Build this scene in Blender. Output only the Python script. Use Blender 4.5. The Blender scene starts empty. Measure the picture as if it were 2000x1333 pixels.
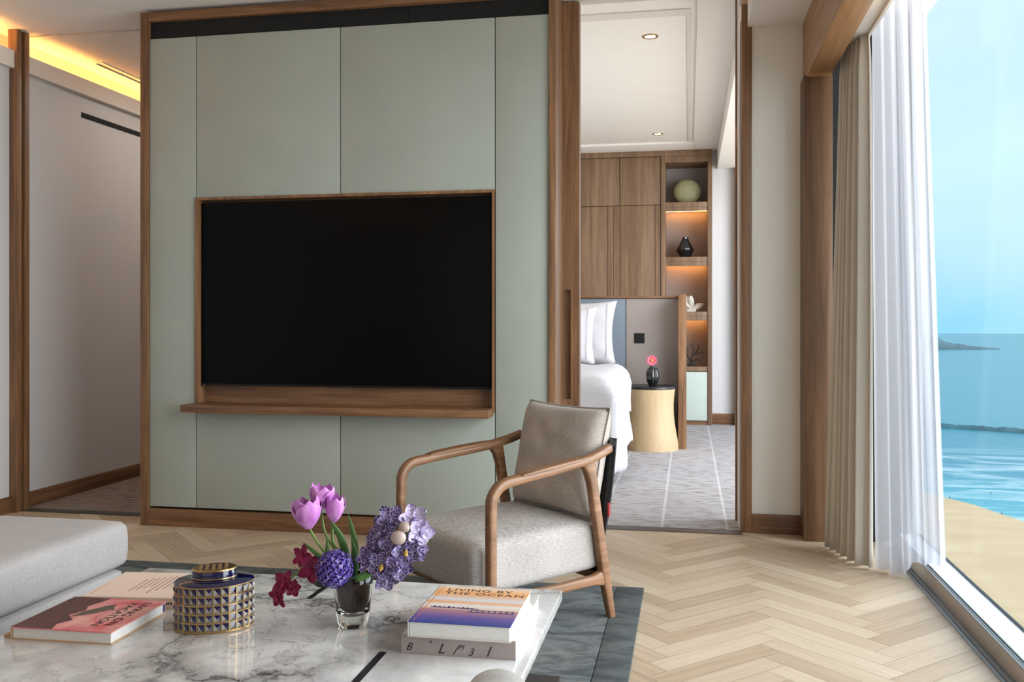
import bpy, bmesh, math, random
from mathutils import Vector, Matrix, noise
random.seed(7)
SC = bpy.context.scene
COL = SC.collection
R = math.radians
# ------------------------------------------------------------------ camera
YAW = math.atan(345 / 1801)
cd = bpy.data.cameras.new('camera')
cd.sensor_width = 36.0
cd.lens = 1801 / 2000 * 36.0
cd.shift_y = -36.5 / 2000
cd.clip_start = 0.05
cd.clip_end = 9000
cam = bpy.data.objects.new('camera', cd)
COL.objects.link(cam)
cam.location = (0, 0, 1.09)
cam.rotation_euler = (R(90), 0, YAW)
SC.camera = cam
# ------------------------------------------------------------------ view
SC.view_settings.view_transform = 'Standard'
SC.view_settings.look = 'None'
SC.view_settings.gamma = 1
SC.view_settings.use_curve_mapping = False
SC.view_settings.exposure = 0.0


def lin(r, g, b):
    def f(c):
        c /= 255.0
        return c / 12.92 if c <= 0.04045 else ((c + 0.055) / 1.055) ** 2.4
    return (f(r), f(g), f(b), 1.0)


# ------------------------------------------------------------------ sky
W = bpy.data.worlds.new('sky')
SC.world = W
W.use_nodes = True
nt = W.node_tree
nt.nodes.clear()
tc = nt.nodes.new('ShaderNodeTexCoord')
sp = nt.nodes.new('ShaderNodeSeparateXYZ')
nt.links.new(tc.outputs['Generated'], sp.inputs[0])
rp = nt.nodes.new('ShaderNodeValToRGB')
nt.links.new(sp.outputs['Z'], rp.inputs[0])
e = rp.color_ramp.elements
e[0].position = 0.0
e[0].color = lin(142, 204, 243)
e[1].position = 0.9
e[1].color = lin(120, 190, 250)
x = e.new(0.04); x.color = lin(166, 212, 246)
x = e.new(0.16); x.color = lin(190, 224, 246)
x = e.new(0.36); x.color = lin(196, 222, 242)
ns = nt.nodes.new('ShaderNodeTexNoise')
ns.inputs['Scale'].default_value = 3.2
ns.inputs['Detail'].default_value = 4
mp = nt.nodes.new('ShaderNodeMapping')
mp.inputs['Scale'].default_value = (1, 1, 1.6)
nt.links.new(tc.outputs['Generated'], mp.inputs[0])
nt.links.new(mp.outputs[0], ns.inputs['Vector'])
r2 = nt.nodes.new('ShaderNodeValToRGB')
r2.color_ramp.elements[0].position = 0.42
r2.color_ramp.elements[0].color = (0, 0, 0, 1)
r2.color_ramp.elements[1].position = 0.75
r2.color_ramp.elements[1].color = (0.55, 0.55, 0.55, 1)
nt.links.new(ns.outputs['Fac'], r2.inputs[0])
mx = nt.nodes.new('ShaderNodeMixRGB')
mx.inputs['Color2'].default_value = lin(218, 240, 255)
nt.links.new(r2.outputs[0], mx.inputs['Fac'])
nt.links.new(rp.outputs[0], mx.inputs['Color1'])
bg = nt.nodes.new('ShaderNodeBackground')
bg.inputs['Strength'].default_value = 1.3
nt.links.new(mx.outputs[0], bg.inputs['Color'])
wo = nt.nodes.new('ShaderNodeOutputWorld')
nt.links.new(bg.outputs[0], wo.inputs[0])


def area(name, loc, rot, sx, sy, power, col=(1, 1, 1)):
    l = bpy.data.lights.new(name, 'AREA')
    l.shape = 'RECTANGLE'
    l.size = sx
    l.size_y = sy
    l.energy = power
    l.color = col
    o = bpy.data.objects.new(name, l)
    COL.objects.link(o)
    o.location = loc
    o.rotation_euler = rot
    return o


sun = bpy.data.lights.new('sun', 'SUN')
sun.energy = 3.2
sun.angle = R(2)
sun.color = (1, 0.95, 0.86)
so = bpy.data.objects.new('sun', sun)
COL.objects.link(so)
so.rotation_euler = Vector((-0.45, -0.35, 0.82)).to_track_quat('Z', 'Y').to_euler()
# daylight: area lamp added outside the glass to strengthen the sky's light
area('daylight_window', (4.2, 2.2, 2.2), (0, R(90), 0), 5.0, 10.0, 980, (0.95, 0.975, 1.0))
area('fill_back', (-1.3, -3.3, 1.45), (R(90), 0, 0), 4.2, 2.2, 16, (1.0, 0.97, 0.93))  # fill added behind the camera; the wall there has no window
area('daylight_bedroom', (1.2, 7.6, 1.4), (0, R(90), 0), 2.2, 4.2, 26, (0.97, 0.98, 1.0))
area('fill_hall', (-3.2, 6.3, 2.74), (0, 0, 0), 0.5, 2.2, 9, (1.0, 0.93, 0.85))  # unseen fill lamp, added to brighten the hall

# ------------------------------------------------------------------ materials
MATS = {}


def newmat(name):
    m = bpy.data.materials.new(name)
    m.use_nodes = True
    n = m.node_tree
    n.nodes.clear()
    out = n.nodes.new('ShaderNodeOutputMaterial')
    p = n.nodes.new('ShaderNodeBsdfPrincipled')
    n.links.new(p.outputs[0], out.inputs[0])
    MATS[name] = m
    return m, n, p, out


def coords(n, scale=(1, 1, 1), rot=(0, 0, 0)):
    t = n.nodes.new('ShaderNodeTexCoord')
    m = n.nodes.new('ShaderNodeMapping')
    m.inputs['Scale'].default_value = scale
    m.inputs['Rotation'].default_value = rot
    n.links.new(t.outputs['Object'], m.inputs[0])
    return m.outputs[0]


def ntex(n, vec, scale, detail=3, rough=0.5, dist=0.0):
    t = n.nodes.new('ShaderNodeTexNoise')
    t.inputs['Scale'].default_value = scale
    t.inputs['Detail'].default_value = detail
    t.inputs['Roughness'].default_value = rough
    t.inputs['Distortion'].default_value = dist
    n.links.new(vec, t.inputs['Vector'])
    return t.outputs['Fac']


def ramp(n, fac, stops):
    r = n.nodes.new('ShaderNodeValToRGB')
    n.links.new(fac, r.inputs[0])
    el = r.color_ramp.elements
    el[0].position, el[0].color = stops[0]
    el[1].position, el[1].color = stops[-1]
    for p, c in stops[1:-1]:
        k = el.new(p)
        k.color = c
    return r.outputs[0]


def bump(n, p, h, strength=0.3, dist=0.002):
    b = n.nodes.new('ShaderNodeBump')
    b.inputs['Strength'].default_value = strength
    b.inputs['Distance'].default_value = dist
    n.links.new(h, b.inputs['Height'])
    n.links.new(b.outputs[0], p.inputs['Normal'])


def mix(n, fac, a, b, mode='MIX'):
    m = n.nodes.new('ShaderNodeMixRGB')
    m.blend_type = mode
    for s, v in ((m.inputs['Fac'], fac), (m.inputs['Color1'], a), (m.inputs['Color2'], b)):
        if isinstance(v, (tuple, float, int)):
            s.default_value = v
        else:
            n.links.new(v, s)
    return m.outputs[0]


def math_(n, op, a, b=0.0, c=None):
    m = n.nodes.new('ShaderNodeMath')
    m.operation = op
    for i, v in enumerate((a, b) if c is None else (a, b, c)):
        if isinstance(v, (int, float)):
            m.inputs[i].default_value = v
        else:
            n.links.new(v, m.inputs[i])
    return m.outputs[0]


def plain(name, rgb, rough=0.6, metal=0.0, spec=0.5, var=0.04, vs=8, coat=0.0, sub=0.0):
    m, n, p, out = newmat(name)
    c = lin(*rgb)
    v = coords(n)
    f = ntex(n, v, vs, 3)
    d = tuple(max(0, k * (1 - var)) for k in c[:3]) + (1,)
    l = tuple(min(1, k * (1 + var)) for k in c[:3]) + (1,)
    n.links.new(ramp(n, f, [(0.3, d), (0.7, l)]), p.inputs['Base Color'])
    p.inputs['Roughness'].default_value = rough
    p.inputs['Metallic'].default_value = metal
    p.inputs['Specular IOR Level'].default_value = spec
    p.inputs['Coat Weight'].default_value = coat
    return m


def wood(name, dark, light, axis='Z', rough=0.42, s=1.0):
    m, n, p, out = newmat(name)
    a, b = 26 * s, 1.3 * s
    sc = {'Z': (a, a, b), 'X': (b, a, a), 'Y': (a, b, a)}[axis]
    v = coords(n, sc)
    f1 = ntex(n, v, 1.0, 4, 0.6, 0.6)
    sc2 = tuple(k * 5 for k in sc)
    f2 = ntex(n, coords(n, sc2), 1.0, 2, 0.5)
    f = math_(n, 'ADD', math_(n, 'MULTIPLY', f1, 0.75), math_(n, 'MULTIPLY', f2, 0.25))
    n.links.new(ramp(n, f, [(0.34, lin(*dark)), (0.52, tuple(0.5 * (q + w) for q, w in zip(lin(*dark), lin(*light)))), (0.66, lin(*light))]), p.inputs['Base Color'])
    p.inputs['Roughness'].default_value = rough
    bump(n, p, f, 0.12, 0.001)
    return m


def fabric(name, rgb, var=0.12, scale=350, rough=0.9, bumpy=0.35, axis=None):
    m, n, p, out = newmat(name)
    c = lin(*rgb)
    sc = {None: (1, 1, 1), 'weft': (0.25, 0.25, 1.6)}[axis]
    v = coords(n, sc)
    f = ntex(n, v, scale, 2, 0.7)
    g = ntex(n, coords(n), 6, 3)
    ff = math_(n, 'ADD', math_(n, 'MULTIPLY', f, 0.8), math_(n, 'MULTIPLY', g, 0.2))
    d = tuple(k * (1 - var) for k in c[:3]) + (1,)
    l = tuple(min(1, k * (1 + var)) for k in c[:3]) + (1,)
    n.links.new(ramp(n, ff, [(0.32, d), (0.68, l)]), p.inputs['Base Color'])
    p.inputs['Roughness'].default_value = rough
    p.inputs['Specular IOR Level'].default_value = 0.2
    p.inputs['Sheen Weight'].default_value = 0.15
    bump(n, p, f, bumpy, 0.001)
    return m


def glow(name, rgb, strength):
    m, n, p, out = newmat(name)
    n.nodes.remove(p)
    em = n.nodes.new('ShaderNodeEmission')
    em.inputs['Color'].default_value = lin(*rgb)
    em.inputs['Strength'].default_value = strength
    n.links.new(em.outputs[0], out.inputs[0])
    return m


WV = wood('walnut_vertical', (98, 67, 43), (156, 114, 79), 'Z')
WH = wood('walnut_horizontal', (94, 63, 41), (150, 108, 75), 'X')
WY = wood('walnut_depth', (94, 63, 41), (150, 108, 75), 'Y')
WD = wood('walnut_dark', (84, 58, 38), (124, 90, 62), 'Z')
WB = wood('oak_beam', (140, 100, 62), (182, 138, 94), 'Y')
WC = wood('wardrobe_veneer', (106, 80, 58), (146, 114, 86), 'Z', 0.5, 0.6)
WF = wood('chair_walnut', (114, 78, 52), (160, 117, 84), 'X', 0.38)
WN = wood('nightstand_oak', (188, 160, 120), (202, 176, 136), 'Z', 0.5, 2.2)
M_panel = plain('sage_leather', (164, 169, 159), 0.55, var=0.03, vs=5)
M_plaster = plain('white_plaster', (226, 220, 212), 0.9, var=0.015, spec=0.2)
M_ceil = plain('ceiling_paint', (244, 238, 232), 0.92, var=0.01, spec=0.2)
M_wallcov = fabric('wall_covering', (238, 232, 220), 0.035, 260, 0.9, 0.12)
M_hallcov = fabric('hall_wall_covering', (216, 213, 212), 0.03, 200, 0.9, 0.1)
M_black = plain('black_lacquer', (20, 20, 21), 0.35, var=0.1)
M_dark = plain('black_grille', (14, 14, 15), 0.8, var=0.2)
M_screen = plain('screen_glass', (2, 2, 3), 0.22, spec=0.12, var=0.0)
M_bezel = plain('bezel', (10, 10, 11), 0.4, spec=0.3, var=0.0)
M_seat = fabric('chair_fabric', (172, 165, 159), 0.3, 260, 0.95, 0.6, 'weft')
M_backc = fabric('back_cushion_fabric', (176, 165, 155), 0.2, 260, 0.95, 0.5, 'weft')
M_otto = fabric('sofa_fabric', (176, 170, 168), 0.22, 280, 0.95, 0.6)
M_drape = fabric('drape_fabric', (202, 194, 180), 0.07, 300, 0.92, 0.2)
M_white = fabric('bed_linen', (204, 200, 203), 0.02, 120, 0.9, 0.15)
M_headg = fabric('headboard_blue_grey', (128, 138, 148), 0.05, 200, 0.7, 0.1)
M_headt = fabric('headboard_taupe', (166, 154, 148), 0.06, 240, 0.85, 0.2)
M_pouf = fabric('pouf_boucle', (200, 196, 190), 0.1, 160, 0.95, 0.6)
M_alu = plain('aluminium', (165, 168, 170), 0.35, 0.8, var=0.03)
M_sill = plain('white_sill', (236, 238, 240), 0.5, var=0.01)
M_riser = plain('bronze_riser', (196, 186, 176), 0.5, 0.3, var=0.03)
M_gold = plain('gold', (190, 158, 112), 0.3, 1.0, var=0.05)
M_navy = plain('navy_glaze', (9, 14, 60), 0.12, var=0.1, coat=0.6)
M_silver = plain('grey_glaze', (196, 192, 182), 0.2, var=0.08, coat=0.4)
M_taupe = plain('taupe_glaze', (140, 126, 104), 0.22, var=0.08, coat=0.4)
M_paper = plain('paper_edges', (226, 224, 220), 0.85, var=0.03, vs=60)
M_coverw = plain('cover_board_white', (214, 208, 200), 0.6, var=0.02)
M_peach = plain('peach_cover', (240, 214, 196), 0.6, var=0.02)
M_tan = plain('tan_board', (196, 160, 124), 0.7, var=0.03)
M_ink = plain('ink', (46, 42, 44), 0.7, var=0.0)
M_inkr = plain('red_ink', (150, 46, 44), 0.7, var=0.0)
M_inkb = plain('blue_ink', (40, 46, 110), 0.6, var=0.0)
M_stem = plain('stem_green', (112, 140, 68), 0.5, var=0.15, vs=30)
M_leaf = plain('leaf_green', (74, 116, 54), 0.45, var=0.25, vs=18)
M_leafd = plain('dark_leaf', (24, 40, 22), 0.45, var=0.2, vs=18)
M_grape = plain('magenta_petal', (140, 14, 72), 0.5, var=0.3, vs=40)
M_bud = plain('beige_bud', (190, 168, 158), 0.6, var=0.15, vs=60)
M_yellow = plain('orchid_yellow', (190, 150, 60), 0.5, var=0.1)
M_branch = plain('dark_branch', (28, 24, 22), 0.6, var=0.2)
M_disc = plain('celadon_glaze', (152, 146, 108), 0.6, var=0.08, vs=24)
M_vaseb = plain('black_vase', (22, 24, 24), 0.12, var=0.1, coat=0.5)
M_coral = plain('white_coral', (226, 218, 204), 0.7, var=0.04)
M_pink = plain('pink_petal', (236, 110, 130), 0.5, var=0.2, vs=30)
M_reveal = plain('reveal_paint', (214, 202, 196), 0.8, var=0.02)
M_green_door = plain('pale_green_door', (196, 206, 196), 0.5, var=0.02)
M_stone = plain('dark_threshold', (72, 66, 62), 0.4, var=0.15, vs=30)
M_strap = plain('black_leather', (18, 18, 20), 0.4, var=0.1)
M_red = plain('red_label', (150, 24, 30), 0.6, var=0.0)
M_led = glow('led_warm', (255, 176, 92), 26)
M_cove = glow('cove_led', (255, 182, 98), 30)
M_lamp = glow('downlight_glow', (255, 226, 190), 6)
M_ind = glow('indicator_glow', (200, 200, 210), 0.6)


def mk_tulip():
    m, n, p, out = newmat('tulip_petal')
    f = ntex(n, coords(n, (60, 60, 8)), 1.0, 3)
    n.links.new(ramp(n, f, [(0.3, lin(178, 96, 182)), (0.7, lin(228, 160, 222))]), p.inputs['Base Color'])
    p.inputs['Roughness'].default_value = 0.45
    p.inputs['Subsurface Weight'].default_value = 0.15
    p.inputs['Subsurface Radius'].default_value = (0.01, 0.005, 0.01)
    return m


def mk_vanda(name, base, vein):
    m, n, p, out = newmat(name)
    v = n.nodes.new('ShaderNodeTexVoronoi')
    v.feature = 'DISTANCE_TO_EDGE'
    v.inputs['Scale'].default_value = 140
    n.links.new(coords(n), v.inputs['Vector'])
    f = ntex(n, coords(n), 34, 2)
    c = ramp(n, f, [(0.38, lin(*base)), (0.66, lin(*[min(255, k + 62) for k in base]))])
    e = ramp(n, v.outputs['Distance'], [(0.04, (1, 1, 1, 1)), (0.11, (0, 0, 0, 1))])
    n.links.new(mix(n, e, c, lin(*vein)), p.inputs['Base Color'])
    p.inputs['Roughness'].default_value = 0.5
    return m


def mk_hyd():
    m, n, p, out = newmat('hydrangea_petal')
    f = ntex(n, coords(n), 90, 2)
    n.links.new(ramp(n, f, [(0.3, lin(60, 34, 130)), (0.52, lin(106, 78, 178)), (0.74, lin(186, 176, 226))]), p.inputs['Base Color'])
    p.inputs['Roughness'].default_value = 0.5
    return m


M_tulip = mk_tulip()
M_vanda = mk_vanda('vanda_petal', (50, 28, 92), (186, 172, 206))
M_vandal = mk_vanda('vanda_petal_pale', (150, 130, 178), (226, 218, 234))
M_hyd = mk_hyd()


def mk_marble():
    m, n, p, out = newmat('white_marble')
    v = coords(n)
    d = n.nodes.new('ShaderNodeTexNoise')
    d.inputs['Scale'].default_value = 2.6
    d.inputs['Detail'].default_value = 6
    d.inputs['Roughness'].default_value = 0.62
    n.links.new(v, d.inputs['Vector'])
    sub = n.nodes.new('ShaderNodeVectorMath')
    sub.operation = 'MULTIPLY_ADD'
    n.links.new(d.outputs['Color'], sub.inputs[0])
    sub.inputs[1].default_value = (0.75, 0.75, 0.75)
    n.links.new(v, sub.inputs[2])
    vo = n.nodes.new('ShaderNodeTexVoronoi')
    vo.feature = 'DISTANCE_TO_EDGE'
    vo.inputs['Scale'].default_value = 2.3
    n.links.new(sub.outputs[0], vo.inputs['Vector'])
    thin = ramp(n, vo.outputs['Distance'], [(0.0, (1, 1, 1, 1)), (0.03, (0.5, 0.5, 0.5, 1)), (0.16, (0, 0, 0, 1))])
    vo2 = n.nodes.new('ShaderNodeTexVoronoi')
    vo2.feature = 'DISTANCE_TO_EDGE'
    vo2.inputs['Scale'].default_value = 6.5
    n.links.new(sub.outputs[0], vo2.inputs['Vector'])
    fine = ramp(n, vo2.outputs['Distance'], [(0.0, (0.5, 0.5, 0.5, 1)), (0.03, (0, 0, 0, 1))])
    msk = ramp(n, ntex(n, v, 2.2, 3), [(0.38, (0.15, 0.15, 0.15, 1)), (0.56, (1, 1, 1, 1))])
    veins = mix(n, 1.0, mix(n, 1.0, thin, fine, 'ADD'), msk, 'MULTIPLY')
    cloud = ramp(n, ntex(n, v, 5.0, 5, 0.6, 0.8), [(0.35, lin(196, 194, 192)), (0.62, lin(232, 230, 227))])
    n.links.new(mix(n, veins, cloud, lin(92, 88, 88)), p.inputs['Base Color'])
    p.inputs['Roughness'].default_value = 0.09
    return m


M_marble = mk_marble()


def mk_floor():
    m, n, p, out = newmat('oak_herringbone')
    at = n.nodes.new('ShaderNodeAttribute')
    at.attribute_name = 'tone'
    at.attribute_type = 'GEOMETRY'
    uv = n.nodes.new('ShaderNodeUVMap')
    mp = n.nodes.new('ShaderNodeMapping')
    mp.inputs['Scale'].default_value = (3, 45, 1)
    n.links.new(uv.outputs[0], mp.inputs[0])
    f = ntex(n, mp.outputs[0], 1.0, 4, 0.6, 0.5)
    f2 = ntex(n, coords(n), 1.4, 2)
    sep = n.nodes.new('ShaderNodeSeparateColor')
    n.links.new(at.outputs['Color'], sep.inputs[0])
    t = math_(n, 'ADD', math_(n, 'MULTIPLY', f, 0.55), math_(n, 'MULTIPLY', sep.outputs[0], 0.45))
    base = ramp(n, t, [(0.15, lin(168, 144, 117)), (0.45, lin(196, 173, 146)), (0.85, lin(216, 197, 171))])
    n.links.new(base, p.inputs['Base Color'])
    p.inputs['Roughness'].default_value = 0.42
    p.inputs['Specular IOR Level'].default_value = 0.4
    bump(n, p, f, 0.06, 0.001)
    return m


M_floor = mk_floor()


def mk_carpet(name, a, b, c, lines):
    m, n, p, out = newmat(name)
    f = ntex(n, coords(n, (9, 55, 1), (0, 0, R(-12))), 1.0, 3, 0.55, 0.5)
    col = ramp(n, f, [(0.36, lin(*c)), (0.45, lin(*a)), (0.7, lin(*b))])
    f3 = ntex(n, coords(n), 1.2, 2)
    col = mix(n, math_(n, 'MULTIPLY', f3, 0.35), col, lin(*b))
    if lines:
        tcx = n.nodes.new('ShaderNodeSeparateXYZ')
        n.links.new(coords(n), tcx.inputs[0])
        fr = math_(n, 'FRACT', math_(n, 'DIVIDE', math_(n, 'ADD', tcx.outputs[0], 10.17), 0.34))
        ln = math_(n, 'LESS_THAN', math_(n, 'ABSOLUTE', math_(n, 'SUBTRACT', fr, 0.5)), 0.022)
        col = mix(n, math_(n, 'MULTIPLY', ln, 0.7), col, lin(214, 208, 206))
    n.links.new(col, p.inputs['Base Color'])
    p.inputs['Roughness'].default_value = 1.0
    p.inputs['Specular IOR Level'].default_value = 0.1
    bump(n, p, f, 0.4, 0.003)
    return m


M_carpet = mk_carpet('bedroom_carpet', (172, 166, 165), (196, 191, 190), (120, 104, 90), True)
M_carpet2 = mk_carpet('hall_carpet', (138, 124, 116), (156, 142, 134), (96, 80, 70), False)


def mk_rug(name, a, b):
    m, n, p, out = newmat(name)
    f = ntex(n, coords(n, (1, 2.2, 1)), 5.5, 5, 0.65, 0.9)
    n.links.new(ramp(n, f, [(0.40, lin(*a)), (0.60, lin(*b))]), p.inputs['Base Color'])
    p.inputs['Roughness'].default_value = 1.0
    p.inputs['Specular IOR Level'].default_value = 0.1
    p.inputs['Sheen Weight'].default_value = 0.03
    bump(n, p, ntex(n, coords(n), 300, 2), 0.5, 0.002)
    return m


M_rug = mk_rug('rug_pile', (82, 86, 86), (124, 127, 125))
M_rugb = mk_rug('rug_border', (72, 76, 76), (100, 103, 102))


def mk_glass(name, tint, gloss):
    m, n, p, out = newmat(name)
    n.nodes.remove(p)
    t = n.nodes.new('ShaderNodeBsdfTransparent')
    t.inputs[0].default_value = tint
    g = n.nodes.new('ShaderNodeBsdfGlossy')
    g.inputs['Roughness'].default_value = 0.02
    fr = n.nodes.new('ShaderNodeFresnel')
    fr.inputs[0].default_value = 1.35
    s = n.nodes.new('ShaderNodeMixShader')
    n.links.new(math_(n, 'MULTIPLY', fr.outputs[0], gloss), s.inputs[0])
    n.links.new(t.outputs[0], s.inputs[1])
    n.links.new(g.outputs[0], s.inputs[2])
    n.links.new(s.outputs[0], out.inputs[0])
    return m


M_glass = mk_glass('window_glass', (0.99, 1.0, 0.995, 1), 0.03)


def mk_sheer():
    m, n, p, out = newmat('sheer_voile')
    n.nodes.remove(p)
    t = n.nodes.new('ShaderNodeBsdfTransparent')
    tl = n.nodes.new('ShaderNodeBsdfTranslucent')
    tl.inputs[0].default_value = (0.52, 0.52, 0.56, 1)
    df = n.nodes.new('ShaderNodeBsdfDiffuse')
    df.inputs[0].default_value = (0.84, 0.84, 0.88, 1)
    a = n.nodes.new('ShaderNodeMixShader')
    a.inputs[0].default_value = 0.45
    n.links.new(tl.outputs[0], a.inputs[1])
    n.links.new(df.outputs[0], a.inputs[2])
    b = n.nodes.new('ShaderNodeMixShader')
    f = ntex(n, coords(n), 900, 1)
    n.links.new(ramp(n, f, [(0.4, (0.08, 0.08, 0.08, 1)), (0.6, (0.26, 0.26, 0.26, 1))]), b.inputs[0])
    n.links.new(a.outputs[0], b.inputs[1])
    n.links.new(t.outputs[0], b.inputs[2])
    n.links.new(b.outputs[0], out.inputs[0])
    return m


M_sheer = mk_sheer()


def mk_realglass(name, rgb, rough=0.0):
    m, n, p, out = newmat(name)
    p.inputs['Base Color'].default_value = lin(*rgb)
    p.inputs['Transmission Weight'].default_value = 1.0
    p.inputs['Roughness'].default_value = rough
    p.inputs['IOR'].default_value = 1.45
    return m


M_clear = mk_realglass('clear_glass', (240, 240, 236))
M_amber = plain('amber_glass', (34, 15, 5), 0.25, var=0.6, vs=24, spec=0.2, coat=0.0)


def mk_cover_ocean():
    m, n, p, out = newmat('sunset_cover')
    s = n.nodes.new('ShaderNodeSeparateXYZ')
    n.links.new(coords(n), s.inputs[0])
    f = ntex(n, coords(n, (6, 40, 1)), 1.0, 4, 0.6, 0.8)
    y = math_(n, 'ADD', math_(n, 'DIVIDE', s.outputs[1], 0.27), math_(n, 'MULTIPLY', math_(n, 'SUBTRACT', f, 0.5), 0.10))
    # y in -0.5 .. 0.5, front edge is -0.5
    y = math_(n, 'ADD', y, 0.5)
    c = ramp(n, y, [(0.02, lin(70, 78, 150)), (0.16, lin(112, 92, 158)), (0.32, lin(184, 134, 140)), (0.38, lin(236, 206, 180)),
                    (0.47, lin(238, 232, 226)), (0.54, lin(246, 178, 118)), (0.62, lin(226, 226, 230)), (0.74, lin(240, 190, 148)),
                    (0.84, lin(248, 176, 110)), (0.98, lin(246, 214, 186))])
    n.links.new(c, p.inputs['Base Color'])
    p.inputs['Roughness'].default_value = 0.35
    return m


def mk_cover_pink():
    m, n, p, out = newmat('pink_cover')
    f = ntex(n, coords(n, (9, 9, 9)), 1.0, 4, 0.6, 0.8)
    n.links.new(ramp(n, f, [(0.38, lin(236, 178, 166)), (0.5, lin(232, 150, 150)), (0.62, lin(214, 96, 104))]), p.inputs['Base Color'])
    p.inputs['Roughness'].default_value = 0.35
    return m


def mk_cover_rock():
    m, n, p, out = newmat('dark_rock_print')
    f = ntex(n, coords(n, (14, 50, 9), (0, 0, R(30))), 1.0, 5, 0.7, 1.2)
    n.links.new(ramp(n, f, [(0.3, lin(50, 26, 28)), (0.6, lin(98, 54, 56)), (0.8, lin(138, 88, 86))]), p.inputs['Base Color'])
    p.inputs['Roughness'].default_value = 0.35
    return m


M_ocean = mk_cover_ocean()
M_pinkc = mk_cover_pink()
M_rock = mk_cover_rock()
M_greyspine = plain('grey_spine', (164, 152, 150), 0.6, var=0.06, vs=20)
M_greycover = plain('grey_cover', (214, 208, 204), 0.6, var=0.05, vs=8)
M_roof = plain('print_brown_grey', (98, 88, 76), 0.5, var=0.1, vs=40)


def mk_sea():
    m, n, p, out = newmat('sea_water')
    s = n.nodes.new('ShaderNodeSeparateXYZ')
    v = coords(n)
    n.links.new(v, s.inputs[0])
    # distance from the shoreline, about along +Y - 0.78 X
    d = math_(n, 'SUBTRACT', math_(n, 'MULTIPLY', s.outputs[1], 1.0), math_(n, 'MULTIPLY', s.outputs[0], -0.35))
    wob = ntex(n, coords(n, (0.004, 0.012, 1)), 1.0, 4)
    d2 = math_(n, 'ADD', d, math_(n, 'MULTIPLY', math_(n, 'SUBTRACT', wob, 0.5), 90))
    depth = ramp(n, math_(n, 'DIVIDE', math_(n, 'SUBTRACT', d2, 520), 700), [(0.0, lin(132, 178, 170)), (0.10, lin(62, 156, 166)), (0.35, lin(30, 122, 140)), (1.0, lin(56, 132, 144))])
    fo = ntex(n, coords(n, (0.012, 0.045, 1), (0, 0, R(-14))), 1.0, 5, 0.62, 0.8)
    near = ramp(n, math_(n, 'DIVIDE', math_(n, 'SUBTRACT', d, 500), 420), [(0.0, (1, 1, 1, 1)), (0.75, (0.75, 0.75, 0.75, 1)), (1.0, (0, 0, 0, 1))])
    foam = mix(n, 1.0, ramp(n, fo, [(0.48, (0, 0, 0, 1)), (0.70, (0.8, 0.8, 0.8, 1))]), near, 'MULTIPLY')
    n.links.new(mix(n, foam, depth, lin(226, 238, 238)), p.inputs['Base Color'])
    p.inputs['Roughness'].default_value = 0.3
    p.inputs['IOR'].default_value = 1.33
    p.inputs['Specular IOR Level'].default_value = 0.5
    bump(n, p, ntex(n, coords(n, (0.05, 0.16, 1)), 1.0, 4), 0.5, 2.0)
    return m


M_sea = mk_sea()
M_sand = None


def mk_sand():
    m, n, p, out = newmat('beach_sand')
    f = ntex(n, coords(n, (0.02, 0.06, 1)), 1.0, 4)
    n.links.new(ramp(n, f, [(0.3, lin(200, 168, 128)), (0.7, lin(212, 182, 142))]), p.inputs['Base Color'])
    p.inputs['Roughness'].default_value = 0.95
    return m


M_sand = mk_sand()
M_land = plain('far_land', (104, 126, 132), 0.9, var=0.2, vs=0.01)
M_rocks = plain('breakwater_rock', (60, 96, 104), 0.9, var=0.3, vs=0.05)

# ------------------------------------------------------------------ helpers


def finish(bm, smooth=None):
    bmesh.ops.recalc_face_normals(bm, faces=bm.faces[:])
    return bm


def obj(name, bm, mats, parent=None, smooth=35, loc=None, kind=None, label=None):
    if isinstance(bm, bpy.types.Mesh):
        me = bm
    else:
        me = bpy.data.meshes.new(name)
        bm.to_mesh(me)
        bm.free()
    if not isinstance(mats, (list, tuple)):
        mats = [mats]
    if not me.materials:
        for m in mats:
            me.materials.append(m)
    if smooth:
        for p in me.polygons:
            p.use_smooth = True
        me.set_sharp_from_angle(angle=R(smooth))
    o = bpy.data.objects.new(name, me)
    COL.objects.link(o)
    if parent:
        o.parent = parent
    if loc:
        o.location = loc
    if kind:
        o['kind'] = kind
    if label:
        o['label'] = label
    return o


def tag(o, label, cat, group=None, kind=None):
    o['label'] = label
    o['category'] = cat
    if group:
        o['group'] = group
    if kind:
        o['kind'] = kind
    return o


def thing(name, label, cat, loc=(0, 0, 0), rz=0, group=None, rot=None):
    o = bpy.data.objects.new(name, None)
    o.empty_display_size = 0.1
    COL.objects.link(o)
    o.location = loc
    o.rotation_euler = rot if rot else (0, 0, rz)
    return tag(o, label, cat, group)


def struct(name, bm, m, parent=None, smooth=35):
    return obj(name, bm, m, parent, smooth, kind='structure')


def box(bm, x0, x1, y0, y1, z0, z1, bev=0.0, mi=0):
    r = bmesh.ops.create_cube(bm, size=1.0)
    vs = r['verts']
    for v in vs:
        v.co = Vector(((x0 + x1) / 2 + v.co.x * (x1 - x0), (y0 + y1) / 2 + v.co.y * (y1 - y0), (z0 + z1) / 2 + v.co.z * (z1 - z0)))
    fs = list({f for v in vs for f in v.link_faces})
    for f in fs:
        f.material_index = mi
    if bev > 0:
        es = list({e for v in vs for e in v.link_edges})
        bmesh.ops.bevel(bm, geom=es, offset=bev, segments=2, affect='EDGES', profile=0.6)
    return bm


def B(*a, bev=0.0):
    bm = bmesh.new()
    if isinstance(a[0], (list, tuple)):
        for q in a:
            box(bm, *q, bev=bev)
    else:
        box(bm, *a, bev=bev)
    return bm


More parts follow.
